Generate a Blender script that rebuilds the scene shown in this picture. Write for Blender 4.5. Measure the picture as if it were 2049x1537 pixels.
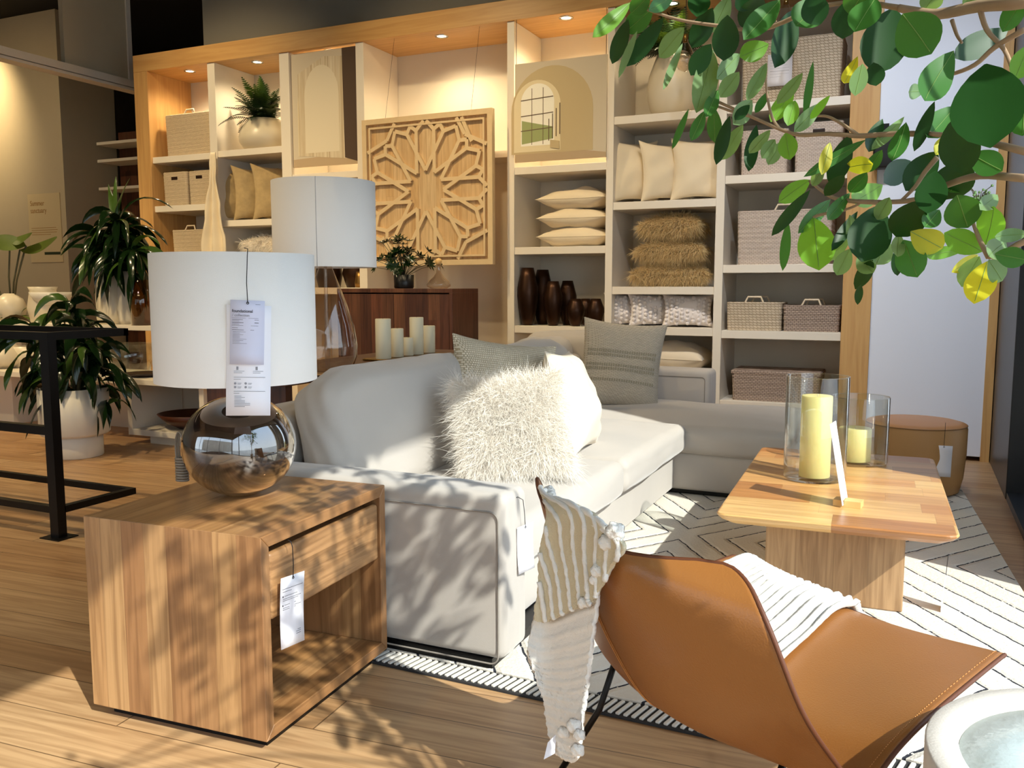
import bpy, bmesh, math, random
import numpy as np
from mathutils import Vector, Matrix, Euler
random.seed(7)
rnd = random.random
def U(a, b): return a + (b - a) * random.random()
R = math.radians
PI = math.pi
scene = bpy.context.scene
for o in list(bpy.data.objects): bpy.data.objects.remove(o)
col = scene.collection

# ---------------------------------------------------------------- camera
FPX, CAMH, YAW, PIT = 1750.0, 1.3, R(24.6), R(6.35)
cam_d = bpy.data.cameras.new('camera'); cam = bpy.data.objects.new('camera', cam_d); col.objects.link(cam)
cam_d.sensor_width = 36.0; cam_d.lens = 36.0 * FPX / 2049.0; cam_d.clip_end = 200; cam_d.clip_start = .05
cam.location = (0, 0, CAMH); cam.rotation_euler = (R(90) - PIT, 0, YAW)
scene.camera = cam
cF = Vector((-math.sin(YAW)*math.cos(PIT), math.cos(YAW)*math.cos(PIT), -math.sin(PIT)))
cR = Vector((math.cos(YAW), math.sin(YAW), 0)); cU = cR.cross(cF)
cC = Vector((0, 0, CAMH))
def at(x, y, X=None, Y=None, Z=None, D=None):
    """point of the photograph's pixel on a world plane (or at a depth D)"""
    d = cF + cR*((x-1024.5)/FPX) - cU*((y-768.5)/FPX)
    if X is not None: t = (X-cC.x)/d.x
    elif Y is not None: t = (Y-cC.y)/d.y
    elif Z is not None: t = (Z-cC.z)/d.z
    else: t = D
    return cC + d*t
def proj(p):
    v = Vector(p) - cC; w = v.dot(cF)
    if w < .05: return None
    return 1024.5 + FPX*v.dot(cR)/w, 768.5 - FPX*v.dot(cU)/w

# ---------------------------------------------------------------- view, world, sun
vs = scene.view_settings
vs.view_transform = 'Standard'; vs.look = 'None'; vs.gamma = 1; vs.use_curve_mapping = False
vs.exposure = 0.10
w = bpy.data.worlds.new('world'); scene.world = w; w.use_nodes = True
nt = w.node_tree; nt.nodes.clear()
wo = nt.nodes.new('ShaderNodeOutputWorld'); bg = nt.nodes.new('ShaderNodeBackground')
tc = nt.nodes.new('ShaderNodeTexCoord'); sp = nt.nodes.new('ShaderNodeSeparateXYZ'); cr = nt.nodes.new('ShaderNodeValToRGB')
nt.links.new(tc.outputs['Generated'], sp.inputs[0]); nt.links.new(sp.outputs['Z'], cr.inputs[0])
cr.color_ramp.elements[0].position = 0.0; cr.color_ramp.elements[0].color = (.80, .85, .92, 1)
cr.color_ramp.elements[1].position = .6; cr.color_ramp.elements[1].color = (.62, .76, .98, 1)
nt.links.new(cr.outputs[0], bg.inputs[0]); bg.inputs[1].default_value = 3.3
nt.links.new(bg.outputs[0], wo.inputs[0])
SUN = Vector((.87, -.49, .86)).normalized()      # towards the sun
sd = bpy.data.lights.new('sun', 'SUN'); sd.energy = 7.2; sd.angle = R(.6); sd.color = (1, .95, .87)
so = bpy.data.objects.new('sun', sd); col.objects.link(so); so.rotation_euler = SUN.to_track_quat('Z', 'Y').to_euler(); so.location = (6, -3, 8)
HEAD = 3.38     # window head height
def portal(name, loc, rot, sx, sy):
    d = bpy.data.lights.new(name, 'AREA'); d.shape = 'RECTANGLE'; d.size = sx; d.size_y = sy
    d.cycles.is_portal = True
    o = bpy.data.objects.new(name, d); col.objects.link(o); o.location = loc; o.rotation_euler = rot
portal('window_portal_right', (.72, 1.5, 1.75), (0, R(90), 0), 3.2, 8.6)
portal('window_portal_rear', (-4.0, -2.95, 1.75), (R(90), 0, 0), 9.0, 3.2)
def spot(name, loc, target, power, size=70, blend=.6, color=(1, .74, .46), rad=.03):
    d = bpy.data.lights.new(name, 'SPOT'); d.energy = power; d.spot_size = R(size); d.spot_blend = blend; d.color = color; d.shadow_soft_size = rad
    o = bpy.data.objects.new(name, d); col.objects.link(o); o.location = loc
    o.rotation_euler = (Vector(target) - Vector(loc)).to_track_quat('-Z', 'Y').to_euler()
    return o

# ---------------------------------------------------------------- materials
def S(h):
    h = h.lstrip('#'); c = [int(h[i:i+2], 16)/255 for i in (0, 2, 4)]
    return tuple((x/12.92 if x <= .04045 else ((x+.055)/1.055)**2.4) for x in c) + (1,)
def newmat(name):
    m = bpy.data.materials.new(name); m.use_nodes = True
    n = m.node_tree.nodes; b = n['Principled BSDF']
    return m, m.node_tree, b
def N(t, k, **kw):
    n = t.nodes.new(k)
    for a, v in kw.items(): setattr(n, a, v)
    return n
def plain(name, c, rough=.5, metal=0, noise=.0, nscale=8, bump=0, bscale=200, coat=0, spec=None, sheen=0):
    m, t, b = newmat(name); c = S(c) if isinstance(c, str) else c
    b.inputs['Base Color'].default_value = c; b.inputs['Roughness'].default_value = rough; b.inputs['Metallic'].default_value = metal
    if spec is not None: b.inputs['Specular IOR Level'].default_value = spec
    if coat: b.inputs['Coat Weight'].default_value = coat
    if sheen: b.inputs['Sheen Weight'].default_value = sheen
    co = N(t, 'ShaderNodeTexCoord')
    if noise:
        nz = N(t, 'ShaderNodeTexNoise'); nz.inputs['Scale'].default_value = nscale; nz.inputs['Detail'].default_value = 4
        t.links.new(co.outputs['Object'], nz.inputs['Vector'])
        mx = N(t, 'ShaderNodeMix', data_type='RGBA', blend_type='MIX')
        mx.inputs[6].default_value = tuple(x*(1-noise) for x in c[:3]) + (1,); mx.inputs[7].default_value = tuple(min(1, x*(1+noise)) for x in c[:3]) + (1,)
        t.links.new(nz.outputs['Fac'], mx.inputs[0]); t.links.new(mx.outputs[2], b.inputs['Base Color'])
    if bump:
        n2 = N(t, 'ShaderNodeTexNoise'); n2.inputs['Scale'].default_value = bscale; n2.inputs['Detail'].default_value = 3
        t.links.new(co.outputs['Object'], n2.inputs['Vector'])
        bp = N(t, 'ShaderNodeBump'); bp.inputs['Strength'].default_value = bump; bp.inputs['Distance'].default_value = .004
        t.links.new(n2.outputs['Fac'], bp.inputs['Height']); t.links.new(bp.outputs[0], b.inputs['Normal'])
    return m
def mth(t, op, a, b=None, c=None):
    n = N(t, 'ShaderNodeMath', operation=op)
    for i, v in enumerate((a, b, c)):
        if v is None: continue
        if isinstance(v, (int, float)): n.inputs[i].default_value = v
        else: t.links.new(v, n.inputs[i])
    return n.outputs[0]
def wood(name, tones, grain='Z', plank='X', w=.08, L=2.0, rough=.45, gs=.5, seam=.5, sw=.012, gscale=1.0, rot=0, coat=0, stain=0):
    m, t, b = newmat(name); b.inputs['Roughness'].default_value = rough
    if coat: b.inputs['Coat Weight'].default_value = coat; b.inputs['Coat Roughness'].default_value = .25
    co = N(t, 'ShaderNodeTexCoord'); src = co.outputs['Object']
    if rot:
        mp = N(t, 'ShaderNodeMapping'); mp.inputs['Rotation'].default_value = (0, 0, rot); t.links.new(src, mp.inputs[0]); src = mp.outputs[0]
    se = N(t, 'ShaderNodeSeparateXYZ'); t.links.new(src, se.inputs[0])
    ax = {'X': se.outputs[0], 'Y': se.outputs[1], 'Z': se.outputs[2]}
    p = mth(t, 'DIVIDE', ax[plank], w); pi = mth(t, 'FLOOR', p); pf = mth(t, 'FRACT', p)
    wn = N(t, 'ShaderNodeTexWhiteNoise', noise_dimensions='1D'); t.links.new(pi, wn.inputs['W'])
    g = mth(t, 'ADD', mth(t, 'DIVIDE', ax[grain], L), mth(t, 'MULTIPLY', wn.outputs['Value'], 7.3)); gi = mth(t, 'FLOOR', g); gf = mth(t, 'FRACT', g)
    cb = N(t, 'ShaderNodeCombineXYZ'); t.links.new(pi, cb.inputs[0]); t.links.new(gi, cb.inputs[1])
    w2 = N(t, 'ShaderNodeTexWhiteNoise', noise_dimensions='3D'); t.links.new(cb.outputs[0], w2.inputs['Vector'])
    rp = N(t, 'ShaderNodeValToRGB'); rp.color_ramp.elements[0].color = S(tones[0]); rp.color_ramp.elements[1].color = S(tones[-1])
    for i, c in enumerate(tones[1:-1]):
        e = rp.color_ramp.elements.new((i+1)/(len(tones)-1)); e.color = S(c)
    t.links.new(w2.outputs['Value'], rp.inputs[0])
    # grain
    sc = {'X': 38*gscale, 'Y': 38*gscale, 'Z': 38*gscale}; sc[grain] = 2.2*gscale
    mp2 = N(t, 'ShaderNodeMapping'); mp2.inputs['Scale'].default_value = (sc['X'], sc['Y'], sc['Z']); t.links.new(src, mp2.inputs[0])
    va = N(t, 'ShaderNodeVectorMath', operation='MULTIPLY_ADD'); va.inputs[1].default_value = (31, 17, 23)
    t.links.new(w2.outputs['Color'], va.inputs[0]); t.links.new(mp2.outputs[0], va.inputs[2])
    nz = N(t, 'ShaderNodeTexNoise'); nz.inputs['Scale'].default_value = 1; nz.inputs['Detail'].default_value = 6; nz.inputs['Distortion'].default_value = 1.2
    t.links.new(va.outputs[0], nz.inputs['Vector'])
    gr = N(t, 'ShaderNodeValToRGB'); gr.color_ramp.elements[0].position = .36; gr.color_ramp.elements[1].position = .62
    gr.color_ramp.elements[0].color = (1-gs, (1-gs)*.93, (1-gs)*.86, 1); gr.color_ramp.elements[1].color = (1.0, 1.0, 1.0, 1)
    t.links.new(nz.outputs['Fac'], gr.inputs[0])
    mx = N(t, 'ShaderNodeMix', data_type='RGBA', blend_type='MULTIPLY'); mx.inputs[0].default_value = 1
    t.links.new(rp.outputs[0], mx.inputs[6]); t.links.new(gr.outputs[0], mx.inputs[7]); out = mx.outputs[2]
    if stain:
        n3 = N(t, 'ShaderNodeTexNoise'); n3.inputs['Scale'].default_value = 2.5; n3.inputs['Detail'].default_value = 2; t.links.new(src, n3.inputs['Vector'])
        m3 = N(t, 'ShaderNodeMix', data_type='RGBA', blend_type='MULTIPLY'); t.links.new(mth(t, 'MULTIPLY', n3.outputs['Fac'], stain), m3.inputs[0])
        t.links.new(out, m3.inputs[6]); m3.inputs[7].default_value = (.62, .5, .4, 1); out = m3.outputs[2]
    if seam:
        s1 = mth(t, 'LESS_THAN', pf, sw); s2 = mth(t, 'LESS_THAN', gf, sw*w/L*1.3); sm = mth(t, 'MAXIMUM', s1, s2)
        m4 = N(t, 'ShaderNodeMix', data_type='RGBA', blend_type='MULTIPLY'); t.links.new(mth(t, 'MULTIPLY', sm, seam), m4.inputs[0])
        t.links.new(out, m4.inputs[6]); m4.inputs[7].default_value = (.1, .06, .03, 1); out = m4.outputs[2]
    t.links.new(out, b.inputs['Base Color'])
    bp = N(t, 'ShaderNodeBump'); bp.inputs['Strength'].default_value = .15; bp.inputs['Distance'].default_value = .002
    t.links.new(nz.outputs['Fac'], bp.inputs['Height']); t.links.new(bp.outputs[0], b.inputs['Normal'])
    return m
def weave(name, c1, c2, bw=.02, bh=.012, mortar=.0025, rough=.75, bump=.6, diag=False, swap=False):
    """woven look from a brick pattern laid on (x+y, z)"""
    m, t, b = newmat(name); b.inputs['Roughness'].default_value = rough
    co = N(t, 'ShaderNodeTexCoord'); se = N(t, 'ShaderNodeSeparateXYZ'); t.links.new(co.outputs['Object'], se.inputs[0])
    h = mth(t, 'ADD', se.outputs[0], mth(t, 'MULTIPLY', se.outputs[1], 1.01)); v = se.outputs[2]
    if diag:
        h2 = mth(t, 'ADD', h, mth(t, 'MULTIPLY', v, .8)); h = h2
    if swap: v = se.outputs[1]; h = se.outputs[0]
    cb = N(t, 'ShaderNodeCombineXYZ'); t.links.new(h, cb.inputs[0]); t.links.new(v, cb.inputs[1])
    nz = N(t, 'ShaderNodeTexNoise'); nz.inputs['Scale'].default_value = 14; t.links.new(co.outputs['Object'], nz.inputs['Vector'])
    va = N(t, 'ShaderNodeVectorMath', operation='MULTIPLY_ADD'); va.inputs[1].default_value = (.006, .006, .006); t.links.new(nz.outputs['Color'], va.inputs[0]); t.links.new(cb.outputs[0], va.inputs[2])
    br = N(t, 'ShaderNodeTexBrick'); br.inputs['Scale'].default_value = 1; br.inputs['Brick Width'].default_value = bw; br.inputs['Row Height'].default_value = bh
    br.inputs['Mortar Size'].default_value = mortar; br.inputs['Mortar Smooth'].default_value = .7
    br.inputs['Color1'].default_value = S(c1); br.inputs['Color2'].default_value = tuple(x*.86 for x in S(c1)[:3]) + (1,); br.inputs['Mortar'].default_value = S(c2)
    t.links.new(va.outputs[0], br.inputs['Vector']); t.links.new(br.outputs['Color'], b.inputs['Base Color'])
    bp = N(t, 'ShaderNodeBump'); bp.inputs['Strength'].default_value = bump; bp.inputs['Distance'].default_value = .004; bp.invert = True
    t.links.new(br.outputs['Fac'], bp.inputs['Height']); t.links.new(bp.outputs[0], b.inputs['Normal'])
    return m
def fabric(name, c, wv=350, rough=.9, bump=.25, sheen=.2, noise=.06, nscale=6, big=0):
    m, t, b = newmat(name); c = S(c); b.inputs['Roughness'].default_value = rough; b.inputs['Sheen Weight'].default_value = sheen
    b.inputs['Specular IOR Level'].default_value = .2
    co = N(t, 'ShaderNodeTexCoord'); nz = N(t, 'ShaderNodeTexNoise'); nz.inputs['Scale'].default_value = nscale; nz.inputs['Detail'].default_value = 5
    t.links.new(co.outputs['Object'], nz.inputs['Vector'])
    mx = N(t, 'ShaderNodeMix', data_type='RGBA'); mx.inputs[6].default_value = tuple(x*(1-noise) for x in c[:3]) + (1,); mx.inputs[7].default_value = tuple(min(1, x*(1+noise)) for x in c[:3]) + (1,)
    t.links.new(nz.outputs['Fac'], mx.inputs[0]); t.links.new(mx.outputs[2], b.inputs['Base Color'])
    n2 = N(t, 'ShaderNodeTexNoise'); n2.inputs['Scale'].default_value = wv; n2.inputs['Detail'].default_value = 2; t.links.new(co.outputs['Object'], n2.inputs['Vector'])
    h = n2.outputs['Fac']
    if big:
        n3 = N(t, 'ShaderNodeTexNoise'); n3.inputs['Scale'].default_value = 5; n3.inputs['Detail'].default_value = 2; n3.inputs['Distortion'].default_value = .6; t.links.new(co.outputs['Object'], n3.inputs['Vector'])
        h = mth(t, 'ADD', h, mth(t, 'MULTIPLY', n3.outputs['Fac'], big))
    bp = N(t, 'ShaderNodeBump'); bp.inputs['Strength'].default_value = bump; bp.inputs['Distance'].default_value = .003
    t.links.new(h, bp.inputs['Height']); t.links.new(bp.outputs[0], b.inputs['Normal'])
    return m
def glass(name, tint=(1, 1, 1), refl=1.0, dark=1.0):
    """thin clear glass: straight-through transmission with fresnel reflection"""
    m, t, b = newmat(name); t.nodes.remove(b); out = t.nodes['Material Output']
    tr = N(t, 'ShaderNodeBsdfTransparent'); tr.inputs[0].default_value = tuple(x*dark for x in tint) + (1,)
    gl = N(t, 'ShaderNodeBsdfGlossy'); gl.inputs['Roughness'].default_value = .01; gl.inputs[0].default_value = (1, 1, 1, 1)
    lw = N(t, 'ShaderNodeLayerWeight'); lw.inputs[0].default_value = .5       # facing = 1 - |cos|
    mx = N(t, 'ShaderNodeMixShader'); f = mth(t, 'MULTIPLY_ADD', mth(t, 'POWER', lw.outputs['Facing'], 4.0), .9, .045); f = mth(t, 'MINIMUM', mth(t, 'MULTIPLY', f, refl), 1.0)
    t.links.new(f, mx.inputs[0]); t.links.new(tr.outputs[0], mx.inputs[1]); t.links.new(gl.outputs[0], mx.inputs[2]); t.links.new(mx.outputs[0], out.inputs[0])
    return m
def leafmat(name, c, trans=.35, rough=.35, vary=.25, spec=.5):
    m, t, b = newmat(name); out = t.nodes['Material Output']; c = S(c)
    co = N(t, 'ShaderNodeTexCoord'); nz = N(t, 'ShaderNodeTexNoise'); nz.inputs['Scale'].default_value = 9; t.links.new(co.outputs['Object'], nz.inputs['Vector'])
    mx = N(t, 'ShaderNodeMix', data_type='RGBA'); mx.inputs[6].default_value = tuple(x*(1-vary) for x in c[:3]) + (1,); mx.inputs[7].default_value = tuple(min(1, x*(1+vary)) for x in c[:3]) + (1,)
    t.links.new(nz.outputs['Fac'], mx.inputs[0]); t.links.new(mx.outputs[2], b.inputs['Base Color']); b.inputs['Roughness'].default_value = rough
    b.inputs['Specular IOR Level'].default_value = spec*.6
    tl = N(t, 'ShaderNodeBsdfTranslucent'); tl.inputs[0].default_value = (min(1, c[0]*1.9+.01), min(1, c[1]*1.7+.01), c[2]*.7, 1)
    ms = N(t, 'ShaderNodeMixShader'); ms.inputs[0].default_value = trans
    t.links.new(b.outputs[0], ms.inputs[1]); t.links.new(tl.outputs[0], ms.inputs[2]); t.links.new(ms.outputs[0], out.inputs[0])
    return m
def emit(name, c, s):
    m, t, b = newmat(name); b.inputs['Base Color'].default_value = (1, 1, 1, 1); b.inputs['Emission Color'].default_value = c; b.inputs['Emission Strength'].default_value = s
    return m
M = {}
M['floor'] = wood('oak_floor', ['b58c60', 'bd956a', 'c8a377', 'b88f64'], grain='X', plank='Y', w=.19, L=1.9, rough=.42, gs=.30, seam=.75, sw=.02, gscale=.8, rot=R(-4), coat=.15)
M['acacia_side'] = wood('acacia_side', ['a87b50', 'b88c5c', 'c09767', 'a0734a', 'b4875a'], grain='Z', plank='X', w=.082, L=5, rough=.42, gs=.34, seam=.25, sw=.02, coat=.1, stain=.35)
M['acacia_top'] = wood('acacia_top', ['a87b50', 'b88c5c', 'b28452', 'a0734a'], grain='Y', plank='X', w=.082, L=5, rough=.38, gs=.34, seam=.25, sw=.02, coat=.15, stain=.35)
M['acacia_front'] = wood('acacia_front', ['ab8055', 'b3885b'], grain='Y', plank='Z', w=.5, L=6, rough=.4, gs=.45, seam=0, stain=.3)
M['table_top'] = wood('mosaic_top', ['b9793f', 'd9a566', 'a96a38', 'e3b878', 'c98d52'], grain='X', plank='Y', w=.155, L=.42, rough=.35, gs=.22, seam=.2, sw=.01, gscale=.7, coat=.2)
M['table_base'] = wood('table_base', ['a8865f', 'b39068', 'a07c55'], grain='Z', plank='X', w=.13, L=5, rough=.5, gs=.35, seam=.15)
M['maple'] = wood('maple', ['cb9c5e', 'd0a468'], grain='X', plank='Z', w=3, L=9, rough=.4, gs=.14, seam=0, gscale=.5)
M['maple_v'] = wood('maple_v', ['cb9c5e', 'd0a468'], grain='Z', plank='X', w=3, L=9, rough=.4, gs=.14, seam=0, gscale=.5)
M['walnut'] = wood('walnut', ['5a3320', '6a3d27', '4d2a1a', '734a30'], grain='Z', plank='X', w=.11, L=5, rough=.45, gs=.45, seam=.3)
M['walnut_h'] = wood('walnut_h', ['6a4028', '5a3320'], grain='Y', plank='X', w=.2, L=5, rough=.45, gs=.45, seam=.3)
M['carved'] = wood('carved_wood', ['d6b483', 'cca774', 'dcbf92'], grain='Z', plank='X', w=.09, L=5, rough=.6, gs=.2, seam=.25, sw=.02)
M['carved_strap'] = plain('carved_strap', 'dcc093', .6, noise=.1, nscale=20)
M['shelf'] = plain('shelf_white', 'e6dccb', .5, noise=.02)
M['shelf_back'] = plain('shelf_back', 'ddd3c2', .6)
M['wall'] = plain('wall_paint', 'cfc6b8', .8, noise=.02)
M['wall_white'] = plain('wall_white', 'e6eaf4', .55)
M['wall_grey'] = plain('wall_grey', '8b8578', .8)
M['wall_dark'] = plain('wall_dark', '33302c', .8)
M['ceiling'] = plain('ceiling_dark', '14110f', .9)
M['column'] = plain('column_paint', 'c9b99a', .8, noise=.03)
M['dark_metal'] = plain('dark_frame', '24282e', .35, metal=.2)
M['black'] = plain('black_metal', '0b0a0a', .4, metal=.4)
M['black_plastic'] = plain('black_plastic', '121212', .4)
M['sofa'] = fabric('sofa_velvet', 'b5ada4', wv=500, bump=.15, sheen=.35, noise=.05, big=1.2)
M['piping'] = plain('piping', '8f877e', .8)
M['linen_shade'] = fabric('linen_shade', 'efe9e2', wv=420, bump=.2, sheen=0, noise=.015)
M['ivory'] = fabric('ivory_linen', 'ddd0ba', wv=260, bump=.3, noise=.04)
M['cream_pillow'] = fabric('cream_pillow', 'e6d6b8', wv=260, bump=.35, noise=.05)
M['oat_pillow'] = weave('oat_knit', 'e8dac0', 'b3a486', bw=.009, bh=.011, mortar=.0018, rough=.9, bump=.9)
M['grey_knit'] = weave('grey_knit', 'c9bfae', '9c9282', bw=.026, bh=.0085, mortar=.0016, rough=.9, bump=.9)
M['burlap'] = fabric('burlap', 'b39a6e', wv=160, bump=.6, noise=.2, nscale=25)
M['fur_white'] = plain('fur_white', 'f6efe4', .9, spec=.1)
M['fur_tan'] = plain('fur_tan', 'dcc08c', .9, spec=.1, noise=.18, nscale=10)
M['fur_base_w'] = plain('fur_base_w', 'eee2cf', .95)
M['fur_base_t'] = plain('fur_base_t', 'b8a077', .95)
M['nubby'] = fabric('nubby_white', 'e4dcd8', wv=120, bump=.6, noise=.05)
M['throw'] = fabric('throw_wool', 'cdbf9f', wv=300, bump=.6, noise=.08, nscale=40)
M['throw_seat'] = fabric('throw_seat', 'cfcac1', wv=300, bump=.5, noise=.03)
M['throw_white'] = fabric('throw_white', 'e6e1d8', wv=300, bump=.5, noise=.03)
M['leather'] = plain('tan_leather', '95602f', .34, noise=.1, nscale=5, bump=.2, bscale=260, spec=.5)
M['leather_edge'] = plain('leather_edge', '5b2f14', .6)
M['pouf_edge'] = plain('pouf_edge', '8a6238', .6)
M['leather_pouf'] = plain('pouf_leather', 'b3854f', .5, noise=.08, nscale=4, bump=.15, bscale=260)
M['leather_pouf_top'] = plain('pouf_top', 'c28a58', .45, noise=.08, nscale=4, bump=.15, bscale=260)
M['stitch'] = plain('stitch', 'c98b4c', .7)
M['glass'] = glass('clear_glass', (.96, .98, .97), 1.3)
M['pane'] = glass('window_pane', (.93, .96, .96), 1.0)
M['smoke'] = glass('smoky_glass', (.36, .30, .26), 4.5, .85)
M['amber_glass'] = glass('amber_glass', (.62, .45, .22), 1.5, .9)
M['clear_teardrop'] = glass('teardrop_glass', (.86, .80, .74), 1.8)
M['candle'] = plain('candle_wax', 'f2e095', .5); M['candle'].node_tree.nodes['Principled BSDF'].inputs['Subsurface Weight'].default_value = .3
M['candle'].node_tree.nodes['Principled BSDF'].inputs['Subsurface Radius'].default_value = (.03, .02, .01)
M['candle_ivory'] = plain('candle_ivory', 'e3d9ba', .6)
M['ceramic'] = plain('white_ceramic', 'd9d2c4', .45, noise=.03)
M['ceramic_warm'] = plain('cream_ceramic', 'dccfb4', .35, noise=.03)
M['bronze'] = plain('bronze', '3a2416', .38, metal=.75, noise=.5, nscale=7)
M['gold'] = plain('gold', '9a7440', .35, metal=.9)
M['brass'] = plain('brass', '80602c', .4, metal=.8)
M['bowl'] = plain('wood_bowl', '4a2210', .4, noise=.3)
M['tray'] = plain('dark_tray', '2a1a12', .3)
M['wicker'] = weave('wicker', 'dcc8a8', '9a8060', bw=.022, bh=.011, mortar=.002)
M['wicker_grey'] = weave('wicker_grey', 'd3c2b2', '998577', bw=.03, bh=.012, mortar=.0022)
M['wicker_diag'] = weave('wicker_diag', 'cfbda3', '947e62', bw=.03, bh=.022, mortar=.003, diag=True)
M['wicker_dark'] = weave('wicker_dark', 'b7a18f', '6b5950', bw=.03, bh=.014, mortar=.003)
M['handle'] = plain('rattan_handle', 'd6c3a6', .5)
M['paper'] = plain('paper_white', 'eceaf0', .6)
M['paper_blue'] = plain('paper_lilac', 'ccccdf', .6)
M['paper_cream'] = plain('paper_cream', 'd8c49a', .7)
M['ink'] = plain('ink', '2b2a2e', .7)
M['ink_grey'] = plain('ink_grey', '8d8c92', .7)
M['string'] = plain('string', '1d1a1c', .8)
M['blockwood'] = plain('block_wood', 'd8b070', .5, noise=.1)
M['leaf_dark'] = leafmat('leaf_dark', '10240d', .08, .25, .4)
M['leaf_drac'] = leafmat('leaf_drac', '13260f', .06, .16, .4, .8)
M['leaf_drac_edge'] = leafmat('leaf_drac_edge', '3c5522', .1, .25, .3, .7)
M['leaf_phil'] = leafmat('leaf_phil', '55662c', .25, .35, .2)
M['fern'] = leafmat('leaf_fern', '182b12', .1, .4, .4)
M['stem'] = plain('stem', '4f4a30', .7)
M['bark'] = plain('bark', 'a3876a', .8, noise=.25, nscale=30)
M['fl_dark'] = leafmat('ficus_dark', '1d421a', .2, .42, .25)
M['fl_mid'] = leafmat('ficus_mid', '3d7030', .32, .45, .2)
M['fl_sunlit'] = leafmat('ficus_sunlit_tone', '6fa23c', .45, .38, .15)  # lighter green painted for the leaves that catch the sun
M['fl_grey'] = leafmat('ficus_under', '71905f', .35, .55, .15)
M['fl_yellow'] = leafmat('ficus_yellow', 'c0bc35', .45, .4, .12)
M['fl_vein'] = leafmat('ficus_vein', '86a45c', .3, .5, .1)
M['stone'] = plain('stone_ring', 'cfc6bb', .7, noise=.05, nscale=40, bump=.2)
M['glass_top'] = plain('cast_glass_top', 'b9c4c2', .22, bump=.6, bscale=45, noise=.06)
M['lamp_lens'] = emit('lamp_lens', (1, .8, .55, 1), 14)
M['chrome'] = plain('chrome', 'cfcfcf', .2, metal=1)
M['street'] = plain('street_grey', '9a9a98', .8)
M['facade'] = plain('facade', 'b9ad9c', .8)
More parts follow.
